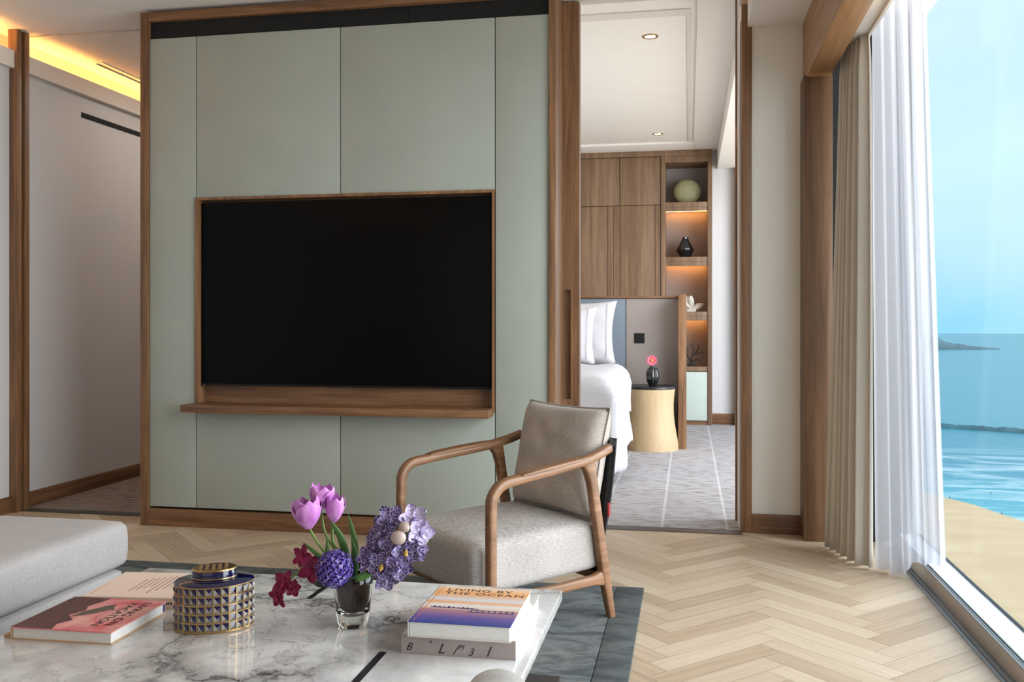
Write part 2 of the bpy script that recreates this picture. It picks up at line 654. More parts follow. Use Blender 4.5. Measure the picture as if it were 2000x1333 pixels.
def tube(bm, pts, rad, seg=12, flat=1.0, caps=True, up=Vector((0, 0, 1))):
    pts = [Vector(p) for p in pts]
    n = len(pts)
    if not isinstance(rad, (list, tuple)):
        rad = [rad] * n
    rings = []
    prev = None
    for i, p in enumerate(pts):
        t = (pts[min(i + 1, n - 1)] - pts[max(i - 1, 0)]).normalized()
        if prev is None:
            a = up if abs(t.dot(up)) < 0.95 else Vector((1, 0, 0))
            u = t.cross(a).normalized()
        else:
            u = (prev - t * prev.dot(t)).normalized()
        prev = u
        w = t.cross(u)
        r = rad[i]
        rx, ry = r if isinstance(r, tuple) else (r, r * flat)
        rings.append([bm.verts.new(p + u * rx * math.cos(2 * math.pi * k / seg) + w * ry * math.sin(2 * math.pi * k / seg)) for k in range(seg)])
    for a, b in zip(rings, rings[1:]):
        for k in range(seg):
            bm.faces.new((a[k], a[(k + 1) % seg], b[(k + 1) % seg], b[k]))
    if caps:
        bm.faces.new(rings[0][::-1])
        bm.faces.new(rings[-1])
    return bm


def spline(pts, n=8):
    """Catmull-Rom through pts"""
    P = [Vector(p) for p in pts]
    P = [P[0] * 2 - P[1]] + P + [P[-1] * 2 - P[-2]]
    out = []
    for i in range(1, len(P) - 2):
        for k in range(n):
            t = k / n
            a, b, c, d = P[i - 1], P[i], P[i + 1], P[i + 2]
            out.append(0.5 * ((2 * b) + (c - a) * t + (2 * a - 5 * b + 4 * c - d) * t * t + (3 * b - a - 3 * c + d) * t ** 3))
    out.append(P[-2])
    return out


def lathe(bm, prof, seg=48, sx=1.0, sy=1.0, mi=0, cap=True):
    rings = []
    for r, z in prof:
        rings.append([bm.verts.new((r * sx * math.cos(2 * math.pi * k / seg), r * sy * math.sin(2 * math.pi * k / seg), z)) for k in range(seg)])
    for a, b in zip(rings, rings[1:]):
        for k in range(seg):
            f = bm.faces.new((a[k], a[(k + 1) % seg], b[(k + 1) % seg], b[k]))
            f.material_index = mi
    if cap:
        for rg, rev in ((rings[0], True), (rings[-1], False)):
            f = bm.faces.new(rg[::-1] if rev else rg)
            f.material_index = mi
    return bm


def rbox(hx, hy, hz, r, puff=0.0, cuts=14, side=0.0):
    """soft upholstered block centred at origin"""
    bm = bmesh.new()
    bmesh.ops.create_cube(bm, size=2.0)
    bmesh.ops.subdivide_edges(bm, edges=bm.edges[:], cuts=cuts, use_grid_fill=True)
    for v in bm.verts:
        a, b, c = v.co
        # push grid lines towards edges so that the rounding has points
        f = lambda t: math.copysign(1 - (1 - abs(t)) ** 1.8 if abs(t) > 0 else 0, t)
        a, b, c = f(a), f(b), f(c)
        p = Vector((a * hx, b * hy, c * hz))
        q = Vector((max(-hx + r, min(hx - r, p.x)), max(-hy + r, min(hy - r, p.y)), max(-hz + r, min(hz - r, p.z))))
        d = p - q
        if d.length > 1e-9:
            m = max(abs(d.x), abs(d.y), abs(d.z))
            p = q + d.normalized() * min(r, d.length if d.length < r else r)
            if m >= r * 0.999:
                p = q + d.normalized() * r
        if puff:
            k = (1 - (a) ** 2) * (1 - (b) ** 2)
            p.z += puff * k * (1 if c > 0 else 0)
        if side:
            k = (1 - c * c)
            p.x += math.copysign(side * k * (abs(a) ** 3), a)
            p.y += math.copysign(side * k * (abs(b) ** 3), b)
        v.co = p
    return bm


def pillow(hw, hh, t, n=22, pinch=0.06, wr=0.0, seed=0):
    """soft square cushion in the X-Z plane, thickness along Y, centred"""
    bm = bmesh.new()
    top, bot = [], []
    for i in range(n + 1):
        ra, rb = [], []
        for j in range(n + 1):
            u, v = -1 + 2 * i / n, -1 + 2 * j / n
            k = max(0.0, (1 - u ** 4)) * max(0.0, (1 - v ** 4))
            th = t * (k ** 0.42)
            x = u * hw * (1 - pinch * (1 - abs(v) ** 2.0) * abs(u) ** 3)
            z = v * hh * (1 - pinch * (1 - abs(u) ** 2.0) * abs(v) ** 3)
            w = wr * noise.noise(Vector((u * 3, v * 3, seed))) * k
            ra.append(bm.verts.new((x, -th + w, z)))
            rb.append(ra[-1] if (i in (0, n) or j in (0, n)) else bm.verts.new((x, th + w, z)))
        top.append(ra)
        bot.append(rb)
    for i in range(n):
        for j in range(n):
            bm.faces.new((top[i][j], top[i + 1][j], top[i + 1][j + 1], top[i][j + 1]))
            q = (bot[i][j], bot[i][j + 1], bot[i + 1][j + 1], bot[i + 1][j])
            if len(set(q)) == 4:
                try:
                    bm.faces.new(q)
                except ValueError:
                    pass
    return bm


def sheet(fn, nu, nv):
    bm = bmesh.new()
    g = [[bm.verts.new(fn(i / nu, j / nv)) for j in range(nv + 1)] for i in range(nu + 1)]
    for i in range(nu):
        for j in range(nv):
            bm.faces.new((g[i][j], g[i + 1][j], g[i + 1][j + 1], g[i][j + 1]))
    return bm


def add_sheet(bm, fn, nu, nv, mi=0):
    g = [[bm.verts.new(fn(i / nu, j / nv)) for j in range(nv + 1)] for i in range(nu + 1)]
    for i in range(nu):
        for j in range(nv):
            f = bm.faces.new((g[i][j], g[i + 1][j], g[i + 1][j + 1], g[i][j + 1]))
            f.material_index = mi


def solid(o, t, off=0):
    m = o.modifiers.new('thickness', 'SOLIDIFY')
    m.thickness = t
    m.offset = off
    return o


def text(name, s, size, mat, parent, loc, rot, sx=1.0, ext=0.0003, spacing=1.0, line=1.0, align='LEFT'):
    c = bpy.data.curves.new(name, 'FONT')
    c.body = s
    c.size = size
    c.extrude = ext
    c.space_character = spacing
    c.space_line = line
    c.align_x = align
    t = bpy.data.objects.new(name + '_tmp', c)
    COL.objects.link(t)
    dg = bpy.context.evaluated_depsgraph_get()
    me = bpy.data.meshes.new_from_object(t.evaluated_get(dg))
    bpy.data.objects.remove(t)
    me.name = name
    me.materials.clear()
    o = obj(name, me, mat, parent, 0)
    o.location = loc
    o.rotation_euler = rot
    o.scale = (sx, 1, 1)
    return o


# ------------------------------------------------------------------ room shell
CZ = 2.77          # living room ceiling
# herringbone floor: every board a quad with its own tone
def herringbone():
    bm = bmesh.new()
    lay = bm.loops.layers.float_color.new('tone')
    uvl = bm.loops.layers.uv.new('UVMap')
    L, w = 0.516, 0.086
    c45 = math.sqrt(0.5)
    x0, x1, y0, y1 = -3.82, 0.93, -3.4, 4.93
    g = 0.0006

    def rot(a, b):
        return ((a - b) * c45 - 0.065, (a + b) * c45)
    n = 6
    rng = random.Random(3)
    for i in range(-50, 61):
        for j in range(-16, 17):
            for kind in (0, 1):
                # staircase herringbone in the 45 degree frame
                ox = i * w + j * 2 * L * 0.5
                oy = i * w - j * 2 * L * 0.5
                if kind == 0:
                    q = (ox, oy, ox + L, oy + w)
                else:
                    q = (ox, oy + w, ox + w, oy + w + L)
                a0, b0, a1, b1 = q[0] + g, q[1] + g, q[2] - g, q[3] - g
                cs = [rot(a0, b0), rot(a1, b0), rot(a1, b1), rot(a0, b1)]
                cxm = sum(c[0] for c in cs) / 4
                cym = sum(c[1] for c in cs) / 4
                if not (x0 - 0.3 < cxm < x1 + 0.3 and y0 - 0.3 < cym < y1 + 0.3):
                    continue
                vs = [bm.verts.new((c[0], c[1], 0.0)) for c in cs]
                f = bm.faces.new(vs)
                t = rng.random()
                uu = rng.random() * 50
                vv = rng.random() * 50
                uvs = [(0, 0), (L, 0), (L, w), (0, w)] if kind == 0 else [(0, 0), (0, w), (L, w), (L, 0)]
                for lp, (a, b) in zip(f.loops, uvs):
                    lp[lay] = (t, t, t, 1)
                    lp[uvl].uv = (uu + a, vv + b)
    for co, no in (((x0, 0, 0), (-1, 0, 0)), ((x1, 0, 0), (1, 0, 0)), ((0, y0, 0), (0, -1, 0)), ((0, y1, 0), (0, 1, 0))):
        bmesh.ops.bisect_plane(bm, geom=bm.verts[:] + bm.edges[:] + bm.faces[:], plane_co=co, plane_no=no, clear_outer=True)
    bmesh.ops.recalc_face_normals(bm, faces=bm.faces[:])
    for f in bm.faces:
        if f.normal.z < 0:
            f.normal_flip()
    return bm


struct('floor', herringbone(), M_floor, smooth=0)
struct('floor_subfloor', B(-3.95, 0.93, -3.5, 4.95, -0.12, -0.002), plain('board_joint', (120, 100, 78), 0.8))
struct('floor_hall', B(-3.82, -2.7, 4.76, 8.2, -0.1, 0.004), M_carpet2)
struct('floor_bedroom', B(-3.4, 1.12, 4.95, 11.0, -0.1, 0.0), M_carpet)
struct('trim_1', B(-0.64, 0.269, 4.86, 4.95, -0.05, 0.004), M_stone)
struct('trim_2', B(-3.82, -2.89, 4.69, 4.76, -0.05, 0.006), M_stone)
struct('ceiling', B(-4.1, 1.15, -3.6, 4.86, CZ, CZ + 0.1), M_ceil)
struct('ceiling_hall', B(-4.1, -2.5, 4.86, 8.4, CZ, CZ + 0.1), M_ceil)
struct('trim_3', B(-3.82, -2.89, 4.785, 4.80, CZ - 0.004, CZ), M_riser)
struct('wall_back', B(-4.1, 1.3, -3.6, -3.5, -0.1, CZ), M_wallcov)
# left wall with light cove above it
struct('wall_left', B((-4.05, -3.82, -3.5, 4.66, -0.1, 2.545), (-4.05, -3.82, 4.66, 8.2, -0.1, 2.545)), M_hallcov)
struct('wall_left_cove', B(-4.05, -3.93, -3.5, 8.2, 2.5, CZ), M_ceil)
struct('trim_4', B((-3.84, -3.785, -3.5, 4.642, 2.545, 2.645), (-3.84, -3.785, 4.76, 8.2, 2.545, 2.645)), M_plaster)
struct('baseboard_left', B((-3.825, -3.805, -3.5, 4.645, 0.0, 0.092), (-3.825, -3.805, 4.745, 8.2, 0.0, 0.092), bev=0.002), WY)
cv = tag(obj('cove_light', B((-3.925, -3.905, -3.4, 4.63, 2.56, 2.575), (-3.925, -3.905, 4.76, 8.1, 2.56, 2.575)), M_cove), 'warm amber strip light hidden in the cove above the left wall', 'cove light')
post = struct('trim_5', B((-3.83, -3.77, 4.643, 4.682, 0, CZ), (-3.83, -3.79, 4.682, 4.705, 0, CZ), (-3.83, -3.77, 4.705, 4.746, 0, CZ), bev=0.002), WV)
struct('wall_hall_end', B(-4.1, -2.5, 8.2, 8.3, -0.1, CZ), M_hallcov)
struct('wall_hall_right', B(-2.65, -2.55, 4.95, 8.2, -0.1, CZ), M_hallcov)
v = tag(obj('wall_air_slot', B(-3.826, -3.814, 5.28, 6.6, 2.405, 2.437, bev=0.002), M_dark), 'thin black linear air slot high on the left hall wall', 'air vent')
v = thing('ceiling_air_slot', 'slim grey linear air slot in the hall ceiling beside the glowing cove', 'air vent', (-3.74, 5.7, CZ))
obj('frame', B((-0.03, -0.022, -0.35, 0.9, -0.012, 0.0), (0.022, 0.03, -0.35, 0.9, -0.006, 0.0), (-0.03, 0.03, -0.36, -0.35, -0.006, 0), (-0.03, 0.03, 0.9, 0.91, -0.006, 0)), M_sill, v)
obj('slot', B(-0.022, 0.022, -0.35, 0.9, -0.003, -0.0005), M_alu, v)

# ------------------------------------------------------------------ TV wall
tvw = struct('wall_front', B(-2.885, -0.645, 4.575, 4.77, 0.0, CZ), WV)
PF = 4.5
pan = [(-2.846, -2.574, 0.102, 2.612), (-2.570, -1.765, 1.752, 2.612), (-1.761, -0.950, 1.752, 2.612), (-0.946, -0.677, 0.102, 2.612),
       (-2.570, -1.765, 0.102, 0.64), (-1.761, -0.950, 0.102, 0.64)]
for a, b, c, d in pan:
    o = obj('padded_panel', B(a, b, PF, 4.575, c, d, bev=0.004), M_panel, tvw)
obj('air_grille', B((-2.846, -1.4, 4.515, 4.575, 2.614, 2.702), (-1.397, -0.677, 4.515, 4.575, 2.614, 2.702)), M_dark, tvw, label='black air grille band')
obj('frame_post', B(-2.891, -2.848, 4.485, 4.775, 0.0, 2.752, bev=0.002), WV, tvw)
obj('frame_post', B(-0.675, -0.640, 4.485, 4.775, 0.0, CZ, bev=0.002), WV, tvw)
obj('frame_head', B(-2.848, -0.675, 4.487, 4.575, 2.704, 2.752, bev=0.002), WH, tvw)
obj('niche_lining', B((-2.572, -2.560, 4.49, 4.58, 0.64, 1.752), (-0.962, -0.950, 4.49, 4.58, 0.64, 1.752), (-2.56, -0.962, 4.49, 4.58, 1.738, 1.752)), WV, tvw)
obj('niche_back', B(-2.56, -0.962, 4.566, 4.58, 0.64, 1.74), WH, tvw)
struct('baseboard_front', B(-2.848, -0.675, 4.488, 4.575, 0.0, 0.092, bev=0.002), WH)
sh = tag(obj('wall_shelf', B(-2.585, -0.955, 4.365, 4.57, 0.622, 0.662, bev=0.003), WH), 'long walnut ledge shelf jutting out under the television', 'shelf')
tv = thing('television', 'large black flat screen television set into the sage green wall', 'television', (-1.767, 4.53, 0.753))
obj('housing', B(-0.79, 0.79, -0.002, 0.034, 0.0, 0.976, bev=0.003), M_bezel, tv)
obj('screen', B(-0.784, 0.784, -0.006, 0.0, 0.012, 0.97), M_screen, tv)
obj('bottom_bar', B(-0.785, 0.785, -0.009, 0.0, 0.001, 0.011, bev=0.001), M_bezel, tv)
obj('indicator_light', B(-0.772, -0.768, -0.0095, -0.0085, 0.004, 0.008), M_ind, tv)

# sliding door parked behind the TV wall, with a long finger pull
d1 = struct('door_1', B((-1.55, -0.638, 4.777, 4.84, 0.006, CZ - 0.01), (-0.603, -0.559, 4.777, 4.84, 0.006, CZ - 0.01),
                        (-0.638, -0.603, 4.777, 4.84, 0.006, 0.69), (-0.638, -0.603, 4.777, 4.84, 1.26, CZ - 0.01)), WV)
obj('door_handle', B(-0.64, -0.60, 4.806, 4.838, 0.685, 1.265), WV, d1)
# right-hand jamb, wall piece, column
struct('wall_right', B(0.275, 1.09, 4.93, 5.2, -0.1, 2.95), M_wallcov)
struct('trim_6', B((0.269, 0.321, 4.915, 4.96, 0.0, CZ), bev=0.002), WV)
struct('trim_7', B(0.262, 0.277, 4.95, 5.2, 0.0, 2.95), M_reveal)
struct('trim_8', B(0.252, 0.277, 5.2, 5.24, 0.0, 2.95), WV)
struct('baseboard_right', B(0.321, 0.563, 4.912, 4.932, 0.0, 0.098, bev=0.002), WH)
struct('trim_9', B(0.563, 0.70, 4.777, 4.93, 0.0, 2.32, bev=0.003), WD)
struct('wall_right_pocket', B(0.70, 1.09, 4.83, 4.93, 0.0, CZ), M_dark)
struct('ceiling_soffit', B(0.30, 1.12, -3.5, 4.93, 2.62, CZ - 0.001), M_ceil)
struct('trim_10', B(0.575, 0.69, -3.5, 4.93, 2.31, 2.62, bev=0.003), WB)
struct('ceiling_pocket', B((0.69, 0.805, -3.5, 4.83, 2.415, 2.62), (0.805, 0.818, -3.5, 4.83, 2.40, 2.62)), M_plaster)

# ------------------------------------------------------------------ window
win = struct('window_1', B(1.098, 1.106, 0.9, 4.83, 0.06, 2.57), M_glass, smooth=0)
obj('gasket', B((1.09, 1.098, 0.9, 4.75, 0.055, 0.070)), M_black, win)
obj('window_sill', B(1.0, 1.092, 0.9, 4.75, 0.0, 0.064), M_sill, win)
obj('riser', B(0.972, 1.0, 0.9, 4.75, -0.02, 0.058), M_riser, win)
obj('sliding_rail', B((0.972, 0.978, 0.9, 4.75, 0.058, 0.066), (0.984, 0.988, 0.9, 4.75, 0.058, 0.064), (0.994, 0.998, 0.9, 4.75, 0.058, 0.066)), M_alu, win)
obj('floor_channel', B((0.93, 0.936, 0.9, 4.75, -0.02, 0.004), (0.936, 0.966, 0.9, 4.75, -0.02, -0.002), (0.948, 0.953, 0.9, 4.75, -0.02, 0.004), (0.966, 0.972, 0.9, 4.75, -0.02, 0.004)), M_alu, win)
obj('window_frame', B((1.07, 1.12, 4.78, 4.83, 0.0, 2.62), (1.07, 1.12, 0.9, 4.78, 2.565, 2.62)), M_sill, win)
struct('wall_daylight_block', B(0.93, 1.15, -3.5, 0.9, -0.1, CZ), M_wallcov)  # unseen wall, added to cut off window light near the camera


def lerp_path(path, t):
    n = len(path) - 1
    k = min(int(t * n), n - 1)
    f = t * n - k
    return Vector(path[k]).lerp(Vector(path[k + 1]), f)


def curtain(name, top, bot, nf, amp_t, amp_b, z0, z1, mat, nu=220, nv=36, thick=0.0, seed=1, label='', cat='curtain', hem=0.0, zf=None):
    rng = random.Random(seed)
    ph = [rng.uniform(0, 6.28) for _ in range(6)]

    def fn(u, v):
        a = Vector(lerp_path(top, u)).to_3d()
        b = Vector(lerp_path(bot, u)).to_3d()
        p = a.lerp(b, 1 - v)
        zb = zf(u) if zf else z0
        z = zb + (z1 - zb) * v
        d = Vector(lerp_path(bot, min(1, u + 0.02))) - Vector(lerp_path(bot, max(0, u - 0.02)))
        nrm = Vector((-d.y, d.x, 0)).normalized()
        am = amp_t * v + amp_b * (1 - v)
        w = math.sin(2 * math.pi * nf * u + ph[0] + 0.5 * math.sin(5 * u + ph[1]) + 0.25 * math.sin(3 * v + ph[2]))
        w += 0.25 * math.sin(2 * math.pi * nf * 2.1 * u + ph[3])
        if v > 0.94:
            am *= 0.55 + 0.45 * (1 - v) / 0.06
        return (p.x + nrm.x * w * am, p.y + nrm.y * w * am, z)
    o = obj(name, sheet(fn, nu, nv), mat, None, 60)
    if thick:
        solid(o, thick)
    return tag(o, label, cat)


curtain('drape', [(0.735, 4.70), (0.765, 4.60), (0.80, 4.44)], [(0.665, 4.66), (0.71, 4.50), (0.775, 4.27)], 6.3, 0.020, 0.028, 0.012, 2.425, M_drape,
        thick=0.003, seed=4, label='taupe full-length drape gathered beside the wooden column', hem=0.02)
curtain('sheer_curtain', [(0.835, 4.50), (0.875, 4.25), (0.95, 4.03)], [(0.815, 4.28), (0.91, 4.14), (1.055, 4.115)], 4.6, 0.022, 0.022, 0.012, 2.60, M_sheer,
        seed=9, label='white sheer curtain hanging against the window glass', zf=lambda u: 0.012 + (0.062 if u > 0.55 else 0.062 * max(0, (u - 0.45) / 0.10)))

# ------------------------------------------------------------------ outside
def poly(name, pts, z, mat, label, cat, kind='structure'):
    bm = bmesh.new()
    f = bm.faces.new([bm.verts.new((x, y, 0)) for x, y in pts])
    if f.normal.z < 0:
        f.normal_flip()
    bmesh.ops.recalc_face_normals(bm, faces=bm.faces[:])
    for q in bm.faces:
        if q.normal.z < 0:
            q.normal_flip()
    o = obj(name, bm, mat, None, 0)
    o.location = (0, 0, z)
    return tag(o, label, cat, kind=kind)


poly('sea', [(-3000, 5000), (-3000, 500), (60, 500), (100, 300), (400, -400), (6000, -400), (6000, 9000), (-3000, 9000)], -100.6, M_sea, 'turquoise sea reaching from the surf to the hazy horizon', 'sea')
poly('beach', [(-300, 980), (60, 720), (118, 622), (142, 575), (149, 562), (155, 550), (161, 528), (168, 506), (192, 428), (262, 250), (420, -200), (-300, -200)], -100.0, M_sand,
     'pale empty sand beach below the window', 'beach')


def ridge(name, pts, mat, label, cat, seed, rough=0.35):
    """low lumpy bank along pts of (x, y, half width, height)"""
    bm = bmesh.new()
    P = []
    N = 60
    for k in range(N + 1):
        t = k / N * (len(pts) - 1)
        i = min(int(t), len(pts) - 2)
        f = t - i
        P.append([pts[i][q] * (1 - f) + pts[i + 1][q] * f for q in range(4)])
    rows = []
    for k, (x, y, w, h) in enumerate(P):
        row = []
        for j in range(9):
            a = math.pi * j / 8
            nz = 1 + rough * noise.noise(Vector((k * 0.6, j * 0.7, seed)))
            row.append(bm.verts.new((x, y + math.cos(a) * w, max(0, math.sin(a) * h * nz))))
        rows.append(row)
    for a, b in zip(rows, rows[1:]):
        for j in range(8):
            bm.faces.new((a[j], a[j + 1], b[j + 1], b[j]))
    bmesh.ops.recalc_face_normals(bm, faces=bm.faces[:])
    o = obj(name, bm, mat, None, 50)
    o.location = (0, 0, -100.6)
    return tag(o, label, cat)


ridge('headland', [(780, 3760, 60, 60), (900, 3745, 60, 52), (960, 3740, 40, 26), (1040, 3735, 26, 13), (1140, 3725, 12, 5)], M_land, 'dark headland tapering into the hazy sea on the horizon', 'headland', 3)
ridge('breakwater', [(200, 985, 6, 3.2), (236, 957, 6, 3.4), (302, 922, 6, 3.4), (420, 870, 6, 3.2)], M_rocks, 'long thin rocky breakwater crossing the turquoise water', 'breakwater', 8, 0.8)


def person(x, y, z, rz, label, shirt, idx):
    t = thing('person', label, 'person', (x, y, z), rz, 'people at the water line')
    bm = bmesh.new()
    tube(bm, [(-0.05, 0.12, 0), (-0.06, 0.08, 0.45), (-0.08, 0.0, 0.88)], [0.05, 0.065, 0.09], 8)
    tube(bm, [(0.07, -0.14, 0), (0.07, -0.02, 0.46), (0.08, 0.0, 0.88)], [0.05, 0.065, 0.09], 8)
    tube(bm, [(0, 0, 0.84), (0, 0, 1.05), (0, 0, 1.35), (0, 0, 1.46), (0, 0, 1.52)], [(0.17, 0.11), (0.15, 0.1), (0.2, 0.12), (0.13, 0.08), (0.05, 0.05)], 10)
    tube(bm, [(-0.2, 0, 1.42), (-0.25, 0.03, 1.12), (-0.24, -0.1, 0.86)], [0.05, 0.04, 0.03], 8)
    tube(bm, [(0.2, 0, 1.42), (0.25, -0.02, 1.12), (0.24, -0.12, 0.88)], [0.05, 0.04, 0.03], 8)
    lathe(bm, [(0.01, 1.5), (0.06, 1.53), (0.095, 1.62), (0.085, 1.7), (0.03, 1.76)], 10)
    obj('body', bm, M_skin, t)
    bm = bmesh.new()
    tube(bm, [(0, 0, 0.8), (0, 0, 1.05), (0, 0, 1.36), (0, 0, 1.45)], [(0.19, 0.13), (0.17, 0.12), (0.215, 0.135), (0.16, 0.1)], 10)
    obj('clothing', bm, shirt, t)


M_skin = plain('skin', (150, 104, 80), 0.7)
M_cl1 = plain('dark_swimwear', (40, 44, 56), 0.8)
person(147, 566, -100.0, 0.3, 'tiny dark figure standing farthest left at the edge of the surf', M_cl1, 0)
person(161.4, 524, -100.0, -0.5, 'tiny dark figure on the sand edge, nearest to the camera', M_cl1, 1)
person(175, 587, -100.6, 1.2, 'tiny dark figure wading in the shallow water beyond the sand', M_cl1, 2)

# ------------------------------------------------------------------ rug
rug = thing('area_rug', 'slate grey rug with a darker border under the armchair and marble table', 'rug', (0, 0, 0))
obj('pile', B(-3.2, -0.29, 0.2, 3.67, 0.0, 0.012), M_rug, rug)
obj('border', B((-0.288, -0.178, 0.09, 3.78, 0.0, 0.012), (-3.2, -0.288, 3.672, 3.78, 0.0, 0.012), (-3.2, -0.288, 0.09, 0.198, 0, 0.012), bev=0.004), M_rugb, rug)

# ------------------------------------------------------------------ coffee table
tb = thing('coffee_table', 'low white marble coffee table with grey veins on a black base', 'coffee table', (-1.06, 1.66, 0.012))


def tl(x, y, z):
    return (x + 1.06, y - 1.66, z - 0.012)


def tB(q, bev=0.0):
    a = tl(q[0], q[2], q[4])
    b = tl(q[1], q[3], q[5])
    return B(a[0], b[0], a[1], b[1], a[2], b[2], bev=bev)


obj('marble_top', tB((-1.575, -0.338, 0.85, 2.492, 0.332, 0.36), bev=0.003), M_marble, tb)
obj('base', tB((-1.52, -0.305, 1.0, 2.21, 0.012, 0.235), bev=0.002), M_black, tb)
obj('support', tB((-1.50, -0.47, 0.98, 2.36, 0.235, 0.332)), M_black, tb)
obj('inlay', tB((-0.672, -0.655, 1.2, 1.95, 0.359, 0.3606)), M_black, tb, label='thin black inlay line in the marble')
obj('inlay', tB((-0.992, -0.977, 2.29, 2.492, 0.359, 0.3606)), M_black, tb, label='short thin black inlay line in the marble')
obj('edge_strip', tB((-1.583, -1.5755, 0.85, 2.492, 0.325, 0.355)), M_black, tb)
TZ = 0.3602


# ------------------------------------------------------------------ books
def book(name, label, loc, rz, w, d, h, cover, page, board, spine_side, group, over=0.003):
    t = thing(name, label, 'book', loc, rz, group)
    obj('page_block', B(-w / 2 + over, w / 2 - over, -d / 2 + over, d / 2 - over, 0.0025, h - 0.0025), page, t)
    obj('front_cover', B(-w / 2, w / 2, -d / 2, d / 2, h - 0.0026, h), cover, t)
    obj('back_cover', B(-w / 2, w / 2, -d / 2, d / 2, 0, 0.0026), board, t)
    s = {'W': (-w / 2 - 0.0012, -w / 2 + 0.0012, -d / 2, d / 2), 'S': (-w / 2, w / 2, -d / 2 - 0.0012, -d / 2 + 0.0012), 'N': (-w / 2, w / 2, d / 2 - 0.0012, d / 2 + 0.0012)}[spine_side]
    obj('spine', B(*s, 0.0, h), board if name != 'art_book' else M_greyspine, t)
    return t


# right stack
b1 = book('art_book', 'thick grey-mauve book with dark handwritten marks on its spine, under the sunset book', (-0.496, 2.126, TZ), R(0.6), 0.256, 0.345, 0.041, M_greycover, M_paper, M_greycover, 'S', 'books on the marble table')
for s_, x_, z_, sz in (('B', -0.118, 0.008, 0.024), ("'", -0.07, 0.012, 0.028), ('L', -0.046, 0.005, 0.032), ('/', -0.012, 0.004, 0.03), ('M', 0.0, 0.016, 0.016), ('3', 0.022, 0.004, 0.024), ('1', 0.058, 0.005, 0.032)):
    o = text('spine_mark', s_, sz, M_ink, b1, (x_, -0.1740, z_), (R(90), 0, 0), ext=0.0002)
    o.data.transform(Matrix(((1, 0.4, 0, 0), (0, 1, 0, 0), (0, 0, 1, 0), (0, 0, 0, 1))))
bo = book('ocean_book', 'orange and purple sunset sea book, topmost of the stack at the table right', (-0.490, 2.078, TZ + 0.0412), R(0.3), 0.228, 0.275, 0.035, M_ocean, M_paper, M_coverw, 'W', 'books on the marble table')
text('cover_title', 'LIVING BY', 0.026, M_ink, bo, (-0.088, 0.100, 0.0352), (0, 0, 0), 1.25, 0.0001, 1.1)
text('cover_title', 'THE OCEAN', 0.026, M_ink, bo, (-0.088, 0.072, 0.0352), (0, 0, 0), 1.25, 0.0001, 1.1)
bm = bmesh.new()
box(bm, -0.092, 0.02, -0.034, -0.030, 0.035, 0.0354)
for k in range(9):
    box(bm, -0.086 + k * 0.011, -0.080 + k * 0.011, -0.030, -0.023 - 0.002 * (k % 3), 0.035, 0.0353)
box(bm, 0.0, 0.106, -0.0415, -0.0395, 0.035, 0.0354)
box(bm, 0.0, 0.106, -0.0560, -0.0535, 0.035, 0.0354)
for k in range(8):
    box(bm, 0.006 + k * 0.0135, 0.0085 + k * 0.0135, -0.055, -0.040, 0.035, 0.0354)
obj('printed_pier', bm, M_inkb, bo, label='dark blue printed pier')
obj('spine_hinge', B(-0.104, -0.1025, -0.1375, 0.1375, 0.035, 0.0352), plain('hinge_orange', (196, 106, 60), 0.5), bo)

# left pair
bp = book('vacation_book', 'pink book with a dark rock picture on its cover, beside the peach book', (-1.411, 1.991, TZ), R(1.6), 0.252, 0.236, 0.028, M_pinkc, M_paper, M_tan, 'W', 'books on the marble table')
prof = [(-0.126, -0.118), (-0.022, -0.118), (-0.034, -0.085), (-0.016, -0.05), (-0.048, -0.02), (-0.03, 0.02), (-0.044, 0.05), (-0.03, 0.09), (-0.024, 0.118), (-0.126, 0.118)]
bm = bmesh.new()
bm.faces.new([bm.verts.new((a, b, 0.0282)) for a, b in prof])
r_ = bmesh.ops.extrude_face_region(bm, geom=bm.faces[:])
for v_ in [g for g in r_['geom'] if isinstance(g, bmesh.types.BMVert)]:
    v_.co.z += 0.0001
finish(bm)
obj('printed_rock', bm, M_rock, bp, 0, label='dark maroon rock face printed on the cover')
bm = bmesh.new()
bm.faces.new([bm.verts.new((a, b, 0.0285)) for a, b in [(-0.040, -0.03), (-0.016, -0.018), (0.014, 0.012), (0.026, 0.032), (0.040, 0.034), (0.028, 0.044), (0.020, 0.072), (0.004, 0.064), (-0.030, 0.012)]])
finish(bm)
obj('printed_house', bm, M_roof, bp, 0, label='grey brown shape printed on the cover')
text('cover_title', 'LIVING ON', 0.030, M_ink, bp, (0.079, 0.100, 0.0284), (0, 0, R(-90)), 1.15, 0.0001, 1.02)
text('cover_title', 'VACATION', 0.030, M_ink, bp, (0.048, 0.095, 0.0284), (0, 0, R(-90)), 1.15, 0.0001, 1.02)
obj('headband', B(0.1235, 0.1245, 0.106, 0.112, 0.004, 0.025), M_inkb, bp)
obj('dust_jacket_flap', B(-0.150, -0.126, -0.110, 0.09, 0.0, 0.006), M_tan, bp, label='tan flap sticking out to the left')
pe = book('peach_book', 'pale peach book with faint lines of text, lying behind the pink book beside the jar', (-1.415, 2.244, TZ), R(6.5), 0.256, 0.232, 0.027, M_peach, M_paper, M_peach, 'S', 'books on the marble table')
bm = bmesh.new()
rng = random.Random(12)
for r in range(8):
    xx = 0.062 - r * 0.0135
    y = 0.085 - 0.012 * abs(r - 2) * 0.6
    yend = -0.02 - 0.03 * ((r * 5) % 4) / 2
    while y > yend:
        ww = rng.uniform(0.004, 0.012)
        box(bm, xx, xx + 0.0045, y - ww, y, 0.0268, 0.02725)
        y -= ww + rng.uniform(0.002, 0.004)
obj('printed_lines', bm, plain('faded_ink', (168, 128, 112), 0.7), pe, 0, label='faint brown printed lines')
bm = bmesh.new()
